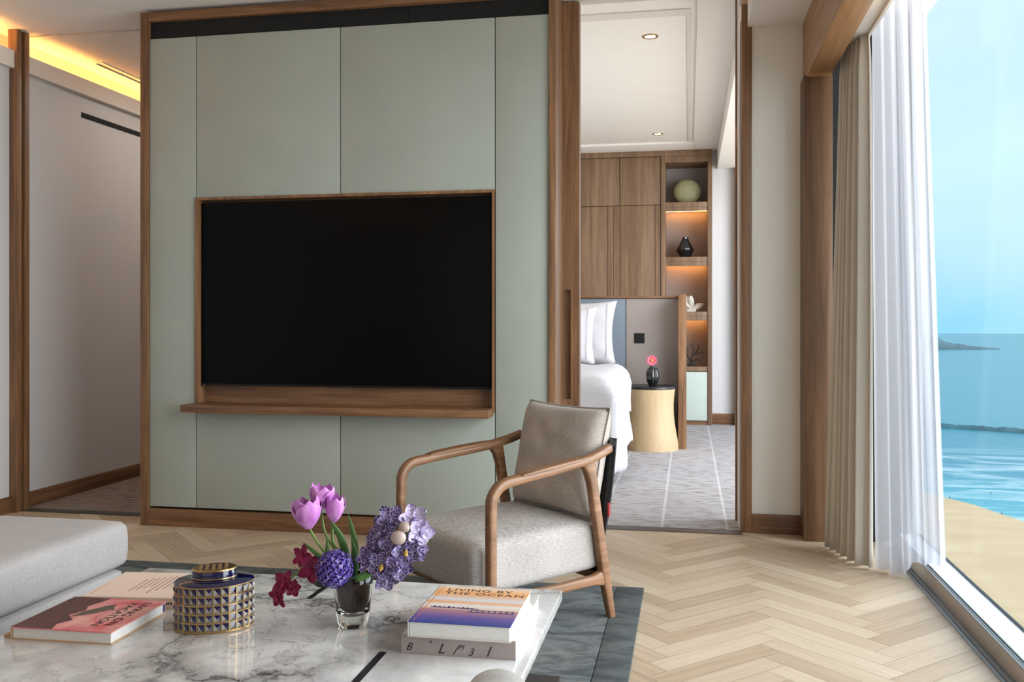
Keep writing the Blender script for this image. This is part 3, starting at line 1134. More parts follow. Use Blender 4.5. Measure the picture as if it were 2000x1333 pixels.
for k in range(11):
    box(bm, -0.118, -0.1155, -0.095 + k * 0.010, -0.089 + k * 0.010, 0.0268, 0.02725)
obj('printed_credit', bm, MATS['faded_ink'], pe, 0)
bm = bmesh.new()
for k in range(24):
    if k not in (6, 9, 15):
        box(bm, -0.03 + k * 0.006, -0.0268 + k * 0.006 + 0.001 * (k % 2), -0.1180, -0.1170, 0.011, 0.017)
obj('spine_lettering', bm, M_ink, pe, 0)


# ------------------------------------------------------------------ studded jar
def make_jar():
    t = thing('studded_jar', 'oval navy and gold lidded jar covered in pyramid studs', 'jar', (-1.122, 2.047, TZ), R(26))
    A, Bq = 0.092, 0.070
    NC, NR, H = 28, 5, 0.103
    bm = bmesh.new()

    # equal arc-length parameters around the ellipse
    M = 720
    pts = [(A * math.cos(2 * math.pi * k / M), Bq * math.sin(2 * math.pi * k / M)) for k in range(M + 1)]
    cum = [0]
    for a, b in zip(pts, pts[1:]):
        cum.append(cum[-1] + math.hypot(b[0] - a[0], b[1] - a[1]))

    def at(s):
        s = (s % 1.0) * cum[-1]
        import bisect
        i = min(bisect.bisect_right(cum, s) - 1, M - 1)
        f = (s - cum[i]) / (cum[i + 1] - cum[i])
        th = 2 * math.pi * (i + f) / M
        p = Vector((A * math.cos(th), Bq * math.sin(th), 0))
        n = Vector((math.cos(th) / A, math.sin(th) / Bq, 0)).normalized()
        return p, n
    z0 = 0.004
    ch = H / NR
    g = 0.0013
    for i in range(NC):
        s0, s1 = i / NC, (i + 1) / NC
        ds = g / cum[-1]
        for j in range(NR):
            za, zb = z0 + j * ch + g, z0 + (j + 1) * ch - g
            pa, na = at(s0 + ds)
            pb, nb = at(s1 - ds)
            pm, nm = at((s0 + s1) / 2)
            q = [bm.verts.new(Vector((p.x, p.y, z)) - n * 0.0010) for p, n, z in ((pa, na, za), (pb, nb, za), (pb, nb, zb), (pa, na, zb))]
            c = bm.verts.new(Vector((pm.x, pm.y, (za + zb) / 2)) + nm * 0.0028)
            # bottom, right, top, left seen from outside (s grows to the right)
            for (k, l), mi in (((0, 1), 2), ((1, 2), 0), ((2, 3), 0), ((3, 0), 1)):
                f = bm.faces.new((q[k], q[l], c))
                f.material_index = mi
    # gold ridges: one band of lattice
    for j in range(NR + 1):
        z = z0 + j * ch
        lo, hi = z - g, z + g
        for i in range(NC * 4):
            a, na = at(i / (NC * 4))
            b, nb = at((i + 1) / (NC * 4))
            f = bm.faces.new([bm.verts.new(v) for v in (Vector((a.x, a.y, lo)) + na * 0.0004, Vector((b.x, b.y, lo)) + nb * 0.0004, Vector((b.x, b.y, hi)) + nb * 0.0004, Vector((a.x, a.y, hi)) + na * 0.0004)])
            f.material_index = 3
    for i in range(NC):
        a, na = at(i / NC - g / cum[-1])
        b, nb = at(i / NC + g / cum[-1])
        f = bm.faces.new([bm.verts.new(v) for v in (Vector((a.x, a.y, z0)) + na * 0.0005, Vector((b.x, b.y, z0)) + nb * 0.0005, Vector((b.x, b.y, z0 + H)) + nb * 0.0005, Vector((a.x, a.y, z0 + H)) + na * 0.0005)])
        f.material_index = 3
    lathe(bm, [(0.985, 0.0), (1.0, 0.002), (0.985, 0.005), (0.985, 0.106), (1.0, 0.108)], 72, A, Bq, 3, cap=True)
    obj('body', bm, [M_navy, M_silver, M_taupe, M_gold], t, 20)
    bm = bmesh.new()
    lathe(bm, [(1.0, 0.1075), (1.01, 0.1095), (0.97, 0.113), (0.6, 0.116)], 72, A, Bq)
    sh_ = obj('shoulder', bm, M_navy, t, 50)
    bm = bmesh.new()
    lathe(bm, [(1.004, 0.1068), (1.016, 0.108), (1.004, 0.1094)], 72, A, Bq)
    obj('gold_rim', bm, M_gold, t, 50)
    bm = bmesh.new()
    lathe(bm, [(0.55, 0.112), (0.57, 0.118), (0.56, 0.136), (0.53, 0.140)], 64, A, Bq)
    lid = obj('lid', bm, M_navy, t, 50)
    bm = bmesh.new()
    lathe(bm, [(0.572, 0.1175), (0.578, 0.119), (0.572, 0.1205)], 64, A, Bq)
    lathe(bm, [(0.556, 0.1355), (0.566, 0.137), (0.545, 0.140), (0.53, 0.1405)], 64, A, Bq)
    # pyramids on the lid
    s = 0.0145
    for i in range(-4, 5):
        for j in range(-3, 4):
            cx, cy = i * s, (j + 0.5) * s
            if (cx / (A * 0.46)) ** 2 + (cy / (Bq * 0.46)) ** 2 > 1.0:
                continue
            k = 0.47 * s
            q = [bm.verts.new((cx + a * k, cy + b * k, 0.1403)) for a, b in ((-1, -1), (1, -1), (1, 1), (-1, 1))]
            c = bm.verts.new((cx, cy, 0.1428))
            for m in range(4):
                f = bm.faces.new((q[m], q[(m + 1) % 4], c))
                f.material_index = 1 if m in (1, 2) else 0
    obj('lid_studs', bm, [M_gold, M_navy], lid, 10)
    return t


make_jar()


# ------------------------------------------------------------------ vase and flowers
VX, VY = -0.793, 2.108
vs_ = thing('flower_vase', 'dark amber glass vase with a thick clear base, holding the flowers', 'vase', (VX, VY, TZ))
bm = bmesh.new()
lathe(bm, [(0.0, 0.0), (0.031, 0.0), (0.035, 0.003), (0.037, 0.014), (0.0395, 0.03), (0.0435, 0.065), (0.0465, 0.10), (0.048, 0.122), (0.0465, 0.1235), (0.0445, 0.122), (0.043, 0.10),
           (0.040, 0.068), (0.036, 0.046), (0.028, 0.033), (0.014, 0.027), (0.0, 0.026)], 64, cap=False)
bmesh.ops.remove_doubles(bm, verts=bm.verts[:], dist=1e-5)
obj('clear_glass_shell', finish(bm), M_clear, vs_, 60)
bm = bmesh.new()
lathe(bm, [(0.001, 0.0275), (0.0135, 0.0285), (0.027, 0.0345), (0.035, 0.047), (0.0390, 0.069), (0.0420, 0.10), (0.0435, 0.121), (0.0425, 0.121), (0.0405, 0.10), (0.0365, 0.069), (0.032, 0.05), (0.02, 0.038), (0.001, 0.034)], 56, cap=False)
obj('amber_bowl', finish(bm), M_amber, vs_, 60)


def F(px_, py_, dy=0.0):
    """a point of the bouquet: millimetre offsets from the vase foot"""
    return Vector((VX + (px_) * 0.001, VY + dy * 0.001, TZ + py_ * 0.001))


def petal(bm, base, tip_dir, out_dir, L, w, cup, curl=0.0, nu=8, nv=6, mi=0, ruffle=0.0, seed=0, pointed=0.9):
    """a curved petal starting at base, growing along tip_dir, concave side opposite out_dir"""
    t = tip_dir.normalized()
    o = (out_dir - t * out_dir.dot(t)).normalized()
    s = t.cross(o)

    def fn(u, v):
        a = v * 2 - 1
        wid = w * (math.sin(math.pi * min(1, u * 0.93 + 0.05)) ** pointed)
        bulge = cup * math.sin(math.pi * u * 0.9)
        rf = ruffle * math.sin(9 * a + seed + 5 * u) * u
        return base + t * (L * u) + s * (a * wid) + o * (bulge * (1 - 0.8 * a * a) - cup * 0.5 * a * a * 0.2 + curl * u * u * L + rf)
    add_sheet(bm, fn, nu, nv, mi)


def bloom_tulip(c, up, L, r, seed, open_=0.0):
    rng = random.Random(seed)
    bm = bmesh.new()
    up = up.normalized()
    x_ = up.cross(Vector((0.3, 1, 0.1))).normalized()
    y_ = up.cross(x_)
    b = c - up * L * 0.5
    for lay in range(2):
        for k in range(3):
            a = seed + lay * math.pi / 3 + k * 2 * math.pi / 3 + rng.uniform(-.1, .1)
            d = x_ * math.cos(a) + y_ * math.sin(a)
            rr = r * (0.97 if lay == 0 else 0.86)
            s = up.cross(d)
            LL = L * (1.0 if lay == 0 else 1.04) * rng.uniform(0.96, 1.04)

            def fn(u, v, d=d, s=s, rr=rr, LL=LL):
                an = (v * 2 - 1) * 1.12
                prof = math.sin(math.pi * (0.06 + 0.62 * u)) ** 0.8
                tipn = 1 - (u ** 6) * 0.5
                rad = rr * prof * (1 + open_ * u * u * 0.5)
                an *= (0.55 + 0.45 * math.sin(math.pi * min(1.0, 0.15 + 0.8 * u))) * tipn
                return b + up * LL * (u - 0.14 * u ** 6 * abs(v * 2 - 1)) + (d * math.cos(an) + s * math.sin(an)) * rad
            add_sheet(bm, fn, 12, 8)
    return bm


def stem_obj(pts, r, parent, mat=None, name='stem'):
    bm = bmesh.new()
    tube(bm, spline(pts, 6), r, 8)
    return obj(name, bm, mat or M_stem, parent, 60)


MOUTH = 0.112 * 1000


def flower_thing(name, label, cat, group=None):
    return thing(name, label, cat, (0, 0, 0), 0, group)


def rebase(t, loc):
    """set the empty at its base and keep world positions of children meshes"""
    t.location = loc
    for c in t.children:
        c.data.transform(Matrix.Translation(-Vector(loc)))
        for d in c.children:
            d.data.transform(Matrix.Translation(-Vector(loc)))


tul = [((-113, 268, -12), (-0.10, 0, 1), 0.074, 0.037, 0.4, [(-18, 100, 0), (-60, 160, -5), (-92, 205, -10), (-110, 238, -12)], 'open lilac tulip leaning left, lowest and largest of the three tulips', 0.1),
       ((-94, 300, 30), (0.12, 0, 1), 0.060, 0.030, 1.4, [(-12, 100, 5), (-50, 170, 15), (-84, 215, 28), (-96, 275, 30)], 'ruffled lilac tulip half hidden behind the lowest one', 0.25),
       ((-56, 275, 22), (0.10, 0, 1), 0.066, 0.026, 2.2, [(-6, 100, 5), (-30, 160, 12), (-60, 195, 20), (-60, 245, 22)], 'closed lilac tulip on the right of the three tulips', 0.0)]
for i, (c, up, L, r, sd, st, lab, op) in enumerate(tul):
    t = flower_thing('tulip', lab, 'flower', 'tulips in the vase')
    obj('bloom', bloom_tulip(F(*c), Vector(up), L, r, sd, op), M_tulip, t, 60)
    stem_obj([F(*p) for p in st], 0.0032, t)
    # blades
    bl = [[((-22, 112, 0), (-58, 160, -14), (-60, 215, -16), 9), ((-30, 120, -12), (-72, 158, -20), (-126, 196, -8), 9)],
          [((-16, 118, 6), (-34, 195, 8), (-58, 250, 0), 12)],
          [((-6, 118, 0), (0, 190, 4), (-16, 268, 6), 10), ((4, 118, -4), (6, 165, -6), (-4, 210, 0), 9)]][i]
    for a, b, c2, wd in bl:
        pts = spline([F(*a), F(*b), F(*c2)], 8)
        bm = bmesh.new()
        n = len(pts)
        rows = []
        for k, p in enumerate(pts):
            tt = (pts[min(k + 1, n - 1)] - pts[max(k - 1, 0)]).normalized()
            s = tt.cross(Vector((0.2, 1, 0.1))).normalized()
            o_ = s.cross(tt)
            w = 0.001 * wd * math.sin(math.pi * (0.18 + 0.82 * k / (n - 1))) ** 0.8
            rows.append([bm.verts.new(p + s * w * q + o_ * w * 0.55 * abs(q)) for q in (-1, -0.5, 0, 0.5, 1)])
        for a_, b_ in zip(rows, rows[1:]):
            for q in range(4):
                bm.faces.new((a_[q], a_[q + 1], b_[q + 1], b_[q]))
        solid(obj('leaf', bm, M_leaf, t, 60), 0.0008)
    rebase(t, F(0, MOUTH, 0))

# hydrangea
t = flower_thing('hydrangea', 'round violet hydrangea head in front of the vase rim', 'flower')
bm = bmesh.new()
hc = F(-30, 146, -42)
HR = 0.043
ng = 150
rng = random.Random(5)
for k in range(ng):
    z = 1 - 2 * (k + 0.5) / ng
    a = k * 2.39996
    d = Vector((math.sqrt(1 - z * z) * math.cos(a), math.sqrt(1 - z * z) * math.sin(a), z))
    c = hc + d * HR * rng.uniform(0.95, 1.05)
    x_ = d.cross(Vector((0.2, 0.3, 1))).normalized()
    y_ = d.cross(x_)
    ro = rng.uniform(0, 1.5)
    for q in range(4):
        an = ro + q * math.pi / 2
        pd = x_ * math.cos(an) + y_ * math.sin(an)
        sd = d.cross(pd)
        Lp = 0.0072
        vs2 = [bm.verts.new(p) for p in (c, c + pd * Lp * 0.5 + sd * Lp * 0.42 + d * 0.0015, c + pd * Lp * 1.05 + d * rng.uniform(-0.001, 0.0025), c + pd * Lp * 0.5 - sd * Lp * 0.42 + d * 0.0015)]
        bm.faces.new(vs2)
obj('florets', bm, M_hyd, t, 0)
bm = bmesh.new()
bmesh.ops.create_icosphere(bm, subdivisions=2, radius=HR * 0.9, matrix=Matrix.Translation(hc))
obj('flower_core', bm, plain('hydrangea_core', (52, 32, 96), 0.8), t, 60)
stem_obj([F(-4, 104, -10), F(-12, 118, -20), F(-20, 130, -30)], 0.004, t)
bm = bmesh.new()
petal(bm, F(0, 118, -30), Vector((1, 0.1, 0.15)), Vector((0, -0.5, 1)), 0.060, 0.014, 0.010, 0.1)
solid(obj('leaf', bm, M_leaf, t, 60), 0.0008)
bm = bmesh.new()
petal(bm, F(-30, 118, -14), Vector((-1, 0.1, -0.25)), Vector((0, -0.5, 1)), 0.072, 0.026, 0.01, -0.05)
petal(bm, F(-12, 128, 20), Vector((1, 0.1, 0.6)), Vector((0, -0.3, 1)), 0.07, 0.02, 0.01, -0.05)
solid(obj('leaf', bm, M_leafd, t, 60, label='nearly black leaf'), 0.0008)
rebase(t, F(0, MOUTH, 0))


def orchid(c, nrm, R_, parent, mat, seed, name='flower', lipm=None, wide=0.55, n=5, cup=0.15):
    rng = random.Random(seed)
    nrm = nrm.normalized()
    x_ = nrm.cross(Vector((0.15, 0.2, 1))).normalized()
    y_ = nrm.cross(x_)
    bm = bmesh.new()
    a0 = rng.uniform(0, 6.28)
    for k in range(n):
        a = a0 + k * 2 * math.pi / n + rng.uniform(-0.12, 0.12)
        d = x_ * math.cos(a) + y_ * math.sin(a) + nrm * 0.12
        petal(bm, c, d, nrm, R_ * rng.uniform(0.9, 1.08), R_ * wide * rng.uniform(0.85, 1.1), -R_ * cup, rng.uniform(-0.15, 0.25), 8, 6, 0, R_ * 0.05, rng.uniform(0, 6), 0.7)
    o = obj(name, bm, mat, parent, 60)
    bm = bmesh.new()
    petal(bm, c + nrm * 0.001, (-Vector((0, 0, 1)) + nrm * 0.9), nrm, R_ * 0.42, R_ * 0.16, R_ * 0.1)
    bmesh.ops.create_icosphere(bm, subdivisions=1, radius=R_ * 0.11, matrix=Matrix.Translation(c + nrm * R_ * 0.08))
    obj('lip', bm, lipm or mat, o, 60)
    return o


t = flower_thing('magenta_orchid_spray', 'drooping spray of magenta orchids on the left of the vase', 'flower')
for i, (c, n_, r_) in enumerate([((-170, 98, -20), (-0.2, -1, 0.4), 0.032), ((-182, 66, -26), (-0.4, -1, -0.2), 0.030), ((-150, 84, -10), (0.5, -1, 0.2), 0.022),
                                 ((-126, 162, -10), (-0.5, -1, 0.5), 0.032), ((-98, 138, -24), (0.2, -1, 0.2), 0.033), ((-84, 128, -4), (0.3, -1, 0.4), 0.026)]):
    orchid(F(*c), Vector(n_), r_, t, M_grape, 20 + i, wide=0.36)
stem_obj([F(-10, 108, -6), F(-60, 142, -8), F(-110, 146, -8), (F(-150, 112, -10)), F(-182, 72, -22)], 0.0022, t)
rebase(t, F(0, MOUTH, 0))

t = flower_thing('vanda_orchid_spray', 'full spray of veined purple orchids leaning right over the table', 'flower')
van = [((96, 262, 0), (0, -1, 0.4), 0.036, 0), ((72, 232, -6), (-0.4, -1, 0.3), 0.038, 0), ((110, 236, 12), (0.3, -1, 0.6), 0.03, 1), ((150, 262, 6), (0.3, -1, 0.5), 0.036, 1),
       ((168, 232, 0), (0.6, -1, 0.1), 0.036, 1), ((58, 196, -10), (-0.4, -1, 0.1), 0.034, 0), ((104, 198, -22), (0, -1, 0.2), 0.034, 0), ((138, 190, -20), (0.3, -1, 0.2), 0.038, 0),
       ((160, 186, -4), (0.7, -1, 0.0), 0.03, 0), ((42, 168, -26), (-0.3, -1, 0.2), 0.03, 0), ((84, 158, -34), (0, -1, 0), 0.038, 0), ((122, 154, -28), (0.3, -1, -0.2), 0.036, 0),
       ((92, 122, -26), (0.1, -1, -0.4), 0.032, 0), ((132, 214, 20), (0.2, -1, 0.8), 0.034, 0), ((76, 200, 24), (-0.6, -0.6, 0.7), 0.034, 0)]
for i, (c, n_, r_, pale) in enumerate(van):
    orchid(F(*c), Vector(n_), r_, t, M_vandal if pale else M_vanda, 50 + i, lipm=M_yellow if i in (7, 10, 2) else M_vanda, wide=0.43)
bm = bmesh.new()
for c, rr in (((122, 222, -26), 0.017), ((134, 246, -16), 0.013)):
    bmesh.ops.create_icosphere(bm, subdivisions=3, radius=rr, matrix=Matrix.Translation(F(*c)) @ Matrix.Diagonal((1.1, 0.9, 1.0, 1)))
obj('bud', bm, M_bud, t, 60, label='beige unopened bud')
stem_obj([F(8, 104, 0), F(40, 150, 4), F(84, 196, 6), F(130, 224, 8), F(150, 250, 10)], 0.003, t)
rebase(t, F(0, MOUTH, 0))


# ------------------------------------------------------------------ armchair
ch = thing('armchair', 'low walnut armchair with grey fabric seat and loose back cushion', 'armchair', (-0.8585, 3.1725, 0.012), R(47.45))


def sq_tube(bm, pts, rad, p=0.55, seg=20):
    """tube with a rounded-square section; rad = list of (side half width, other half width)"""
    pts = [Vector(q) for q in pts]
    n = len(pts)
    rings = []
    sidev = Vector((0, 1, 0))
    for i, q in enumerate(pts):
        t = (pts[min(i + 1, n - 1)] - pts[max(i - 1, 0)]).normalized()
        s = (sidev - t * sidev.dot(t)).normalized()
        w = t.cross(s)
        a, b = rad[i]
        ring = []
        for k in range(seg):
            th = 2 * math.pi * k / seg
            cx, sx_ = math.cos(th), math.sin(th)
            ring.append(bm.verts.new(q + s * a * math.copysign(abs(cx) ** p, cx) + w * b * math.copysign(abs(sx_) ** p, sx_)))
        rings.append(ring)
    for a, b in zip(rings, rings[1:]):
        for k in range(seg):
            bm.faces.new((a[k], a[(k + 1) % seg], b[(k + 1) % seg], b[k]))
    bm.faces.new(rings[0][::-1])
    bm.faces.new(rings[-1])
    return bm


for sgn in (-1, 1):
    yf, yj, ye = 0.2965 * sgn, 0.2815 * sgn, 0.268 * sgn
    pts = [(0.0, yf, 0.0), (0.0, yf, 0.2), (0.0, yf, 0.42), (0.001, yf, 0.465)]
    cx0, cz0, r0 = 0.075, 0.468, 0.075
    for k in range(1, 8):
        a = math.pi - (math.pi / 2 - 0.10) * k / 7
        pts.append((cx0 + r0 * math.cos(a), yf, cz0 + r0 * math.sin(a)))
    pts += [(0.14, yf * 0.995, 0.551), (0.25, yf * 0.985, 0.562), (0.36, yj * 1.01, 0.574), (0.443, yj, 0.586), (0.50, ye * 1.02, 0.600), (0.553, ye, 0.616)]
    rad = [(0.0185, 0.0165)] * 4 + [(0.019, 0.0175)] * 7 + [(0.022, 0.016), (0.024, 0.016), (0.024, 0.016), (0.022, 0.0165), (0.019, 0.017), (0.016, 0.017)]
    bm = bmesh.new()
    sq_tube(bm, pts, rad, 0.62)
    arm = obj('arm', bm, WF, ch, 40)
    bm = bmesh.new()
    sq_tube(bm, [(0.12, yf, 0.562), (0.16, yf, 0.568), (0.27, yf * 0.985, 0.5795), (0.37, yj * 1.01, 0.589), (0.42, yj, 0.594)], [(0.020, 0.004), (0.026, 0.006), (0.028, 0.007), (0.027, 0.0065), (0.022, 0.003)], 0.4)
    obj('armrest_pad', bm, WF, arm, 40)
    bm = bmesh.new()
    sq_tube(bm, [(0.425, yj, 0.592), (0.444, yj, 0.55), (0.456, yj, 0.50), (0.484, yj, 0.34), (0.516, yj, 0.16), (0.549, yj, 0.0)],
            [(0.018, 0.036), (0.018, 0.024), (0.0175, 0.019), (0.0175, 0.019), (0.018, 0.020), (0.015, 0.0135)], 0.5)
    obj('rear_leg', bm, WF, ch, 40)
    bm = bmesh.new()
    sq_tube(bm, [(0.0, yf * 0.99, 0.155), (0.10, yf * 0.985, 0.150), (0.30, yf * 0.965, 0.146), (0.46, yj, 0.148), (0.525, yj, 0.152)], [(0.015, 0.024), (0.014, 0.017), (0.014, 0.016), (0.015, 0.018), (0.015, 0.034)], 0.5)
    obj('side_rail', bm, WF, ch, 40)
bm = bmesh.new()
box(bm, 0.004, 0.030, -0.285, 0.285, 0.135, 0.165, 0.004)
obj('front_rail', bm, WF, ch)
bm = bmesh.new()
box(bm, 0.50, 0.522, -0.27, 0.27, 0.135, 0.165, 0.004)
obj('rear_rail', bm, WF, ch)
bm = rbox(0.282, 0.262, 0.089, 0.034, 0.022, 16)
bm.transform(Matrix.Translation((0.238, 0, 0.256)) @ Matrix.Rotation(R(-1.5), 4, 'Y'))
obj('seat_cushion', bm, M_seat, ch, 60)
Mb = Matrix.Translation((0.530, -0.012, 0.555)) @ Matrix.Rotation(R(12), 4, 'Y') @ Matrix.Rotation(R(90), 4, 'Z')
bm = pillow(0.239, 0.207, 0.072, 26, 0.05, 0.010, 2)
bm.transform(Mb)
bc = obj('back_cushion', bm, M_backc, ch, 70)
bm = bmesh.new()
n = 26
loop = []
for k in range(n):
    loop.append((-1 + 2 * k / n, -1))
for k in range(n):
    loop.append((1, -1 + 2 * k / n))
for k in range(n):
    loop.append((1 - 2 * k / n, 1))
for k in range(n):
    loop.append((-1, 1 - 2 * k / n))
loop.append(loop[0])
pp = []
for u, v in loop:
    pp.append(Mb @ Vector((u * 0.241 * (1 - 0.05 * (1 - abs(v) ** 2) * abs(u) ** 3), 0, v * 0.209 * (1 - 0.05 * (1 - abs(u) ** 2) * abs(v) ** 3))))
tube(bm, pp, 0.0032, 8)
obj('piping', bm, M_seat, bc, 60)
# strap back of black leather
for k in range(6):
    y = -0.215 + k * 0.086
    fn = lambda u, v, y=y: (0.606 - 0.095 * u + 0.015 * math.sin(math.pi * u), y - 0.036 + 0.072 * v, 0.645 - 0.48 * u)
    o = solid(obj('back_strap', sheet(fn, 12, 2), M_strap, ch, 60), 0.006)
bm = bmesh.new()
tube(bm, [(0.553, -0.268, 0.616), (0.59, -0.25, 0.630), (0.608, -0.15, 0.643), (0.612, 0, 0.646), (0.608, 0.15, 0.643), (0.59, 0.25, 0.630), (0.553, 0.268, 0.616)], 0.011, 12)
obj('top_rail', bm, M_strap, ch, 60)
obj('label_tag', B(0.560, 0.568, -0.258, -0.250, 0.36, 0.41), M_red, ch)

# ------------------------------------------------------------------ daybed / ottoman on the left
ot = thing('daybed', 'wide grey upholstered daybed with a thick top cushion at the left edge', 'daybed', (-2.68, 1.93, 0.012))
bm = rbox(0.81, 0.905, 0.077, 0.027, 0.028, 18, 0.006)
bm.transform(Matrix.Translation((0, 0, 0.329)))
obj('top_cushion', bm, M_otto, ot, 60)
bm = rbox(0.802, 0.895, 0.105, 0.022, 0.0, 12)
bm.transform(Matrix.Translation((0, 0, 0.140)))
obj('base', bm, M_otto, ot, 60)
bm = B((-0.74, -0.70, -0.9, -0.86, 0, 0.04), (0.70, 0.74, -0.9, -0.86, 0, 0.04), (-0.74, -0.70, 0.86, 0.9, 0, 0.04), (0.70, 0.74, 0.86, 0.9, 0, 0.04))
for x_, y_ in ((-0.72, -0.88), (0.72, -0.88), (-0.72, 0.88), (0.72, 0.88)):
    obj('foot', B(x_ - 0.02, x_ + 0.02, y_ - 0.02, y_ + 0.02, 0, 0.04), M_black, ot)
bm.free()

# ------------------------------------------------------------------ foreground chair
st = thing('tub_chair', 'pale grey upholstered chair whose rounded arm tip shows at the bottom edge', 'chair', (-0.10, 0.45, 0.0))
bm = rbox(0.031, 0.27, 0.25, 0.030, 0.0, 16)
bm.transform(Matrix.Translation((-0.056, 0.06, 0.550)))
obj('arm', bm, M_pouf, st, 60)
bm = rbox(0.031, 0.27, 0.25, 0.030, 0.0, 16)
bm.transform(Matrix.Translation((0.46, 0.06, 0.550)))
obj('arm', bm, M_pouf, st, 60)
bm = rbox(0.22, 0.25, 0.07, 0.03, 0.01, 12)
bm.transform(Matrix.Translation((0.21, 0.06, 0.38)))
obj('seat', bm, M_pouf, st, 60)
for x_ in (0.0, 0.42):
    for y_ in (-0.15, 0.27):
        obj('leg', B(x_ - 0.015, x_ + 0.015, y_ - 0.015, y_ + 0.015, 0.012, 0.32, bev=0.003), WF, st)

# ------------------------------------------------------------------ bedroom shell
BZ = 2.95
struct('ceiling_bedroom', B(-3.4, 1.12, 4.86, 11.1, BZ, BZ + 0.1), M_ceil)
struct('trim_11', B((0.05, 0.30, 4.95, 10.1, BZ - 0.022, BZ), (-2.5, 0.05, 9.62, 10.1, BZ - 0.022, BZ), bev=0.004), M_ceil)
struct('trim_12', B((-2.4, 0.012, 5.55, 5.66, BZ - 0.008, BZ), (-0.01, 0.015, 5.66, 9.62, BZ - 0.008, BZ)), M_plaster)
struct('ceiling_bedroom_soffit', B(0.30, 1.12, 5.24, 10.1, 2.73, BZ), M_ceil)
struct('wall_bedroom_back', B(0.245, 1.12, 10.1, 10.25, -0.1, BZ), M_hallcov)
struct('wall_bedroom_left', B(-2.55, -2.50, 4.95, 11.0, -0.1, BZ), M_wallcov)
struct('wall_bedroom_rear', B(-2.5, 0.25, 10.72, 10.8, -0.1, BZ), M_wallcov)
struct('wall_bedroom_front', B(-2.5, -0.80, 4.86, 4.95, -0.1, BZ), M_wallcov)
struct('baseboard_bedroom', B(0.245, 1.12, 10.08, 10.10, 0.0, 0.115, bev=0.002), WH)
struct('trim_13', B(0.478, 0.56, 10.0, 10.10, 0.0, 2.73, bev=0.002), WV)
for y_, x_, lab in ((6.05, -0.245, 'round recessed ceiling downlight nearer to the living room'), (9.2, -0.30, 'round recessed ceiling downlight near the wardrobe')):
    t = thing('downlight', lab, 'ceiling light', (x_, y_, BZ), 0, 'bedroom downlights')
    bm = bmesh.new()
    lathe(bm, [(0.052, 0.0), (0.05, -0.006), (0.038, -0.006), (0.036, 0.0)], 32, cap=False)
    obj('trim_ring', bm, M_gold, t, 60)
    bm = bmesh.new()
    lathe(bm, [(0.036, -0.001), (0.036, -0.003)], 24)
    obj('lens', bm, M_lamp, t, 60)

# ------------------------------------------------------------------ wardrobe with shelf niche
wd = thing('wardrobe', 'tall veneered wardrobe with an open lit shelf niche at the far end of the bedroom', 'wardrobe', (-1.1, 10.1, 0.0))


def wB(*qs, bev=0.0):
    return B(*[(a + 1.1, b + 1.1, c - 10.1, d - 10.1, e_, f_) for a, b, c, d, e_, f_ in qs], bev=bev)


obj('body', wB((-2.4, -0.29, 10.03, 10.7, 0.0, 2.93)), WC, wd)
obj('crown', wB((-2.4, 0.245, 9.985, 10.7, 2.87, 2.945), bev=0.002), WC, wd)
obj('side_panel', wB((0.199, 0.245, 9.985, 10.7, 0.0, 2.87), bev=0.002), WC, wd)
obj('side_panel', wB((-0.290, -0.245, 9.985, 10.7, 0.0, 2.87), bev=0.002), WC, wd)
for a, b in ((-1.6, -0.868), (-0.863, -0.798), (-0.793, -0.732), (-0.727, -0.358), (-0.353, -0.294)):
    up_ = (a, b, 10.0, 10.035, 2.352, 2.865)
    if a in (-1.6, -0.727):
        b2 = {-1.6: -0.735, -0.727: -0.358}[a]
        obj('upper_door', wB((a, b2 if a == -1.6 else -0.294, 10.0, 10.035, 2.352, 2.865), bev=0.001), WC, wd)
    obj('door', wB((a, b, 10.0, 10.035, 0.06, 2.344), bev=0.001), WC, wd)
obj('niche_back', wB((-0.245, 0.199, 10.42, 10.5, 0.57, 2.87)), M_headt, wd)
obj('niche_top', wB((-0.245, 0.199, 10.0, 10.42, 2.80, 2.87)), WC, wd)
for z_ in (2.372, 1.787, 1.203, 0.618):
    obj('shelf', wB((-0.245, 0.199, 9.995, 10.42, z_ - 0.05, z_), bev=0.001), WC, wd)
for z_ in (2.322, 1.737, 1.153):
    q = obj('shelf_light', wB((-0.24, 0.194, 10.34, 10.36, z_ - 0.008, z_ - 0.001)), M_led, wd, label='warm glowing strip under a shelf')
    obj('light_pelmet', wB((-0.245, 0.199, 10.0, 10.02, z_ - 0.045, z_), bev=0.001), WC, wd)
obj('lower_door', wB((-0.245, 0.195, 9.995, 10.02, 0.045, 0.562), bev=0.002), M_green_door, wd, label='pale sage lower door')
obj('plinth', wB((-0.29, 0.245, 10.0, 10.6, 0.0, 0.04)), WH, wd)

# shelf objects
t = thing('moon_vase', 'flat round pale green vase on the top shelf of the niche', 'vase', (-0.013, 10.2, 2.372))
bm = bmesh.new()
prof = []
for k in range(21):
    a = -math.pi / 2 + math.pi * k / 20
    prof.append((0.148 * math.cos(a) + 0.001, 0.136 + 0.136 * math.sin(a)))
lathe(bm, prof, 48, 1.0, 0.42)
obj('body', bm, M_disc, t, 60)
bm = bmesh.new()
lathe(bm, [(0.05, 0.0), (0.06, 0.006), (0.05, 0.012)], 24, 1.0, 0.42)
obj('foot', bm, M_disc, t, 60)
t = thing('faceted_vase', 'black faceted vase on the lit second shelf', 'vase', (-0.037, 10.17, 1.787))
bm = bmesh.new()
lathe(bm, [(0.052, 0.0), (0.056, 0.006), (0.096, 0.085), (0.094, 0.10), (0.035, 0.205), (0.034, 0.225), (0.026, 0.225), (0.028, 0.19)], 12)
obj('body', bm, M_vaseb, t, 15)
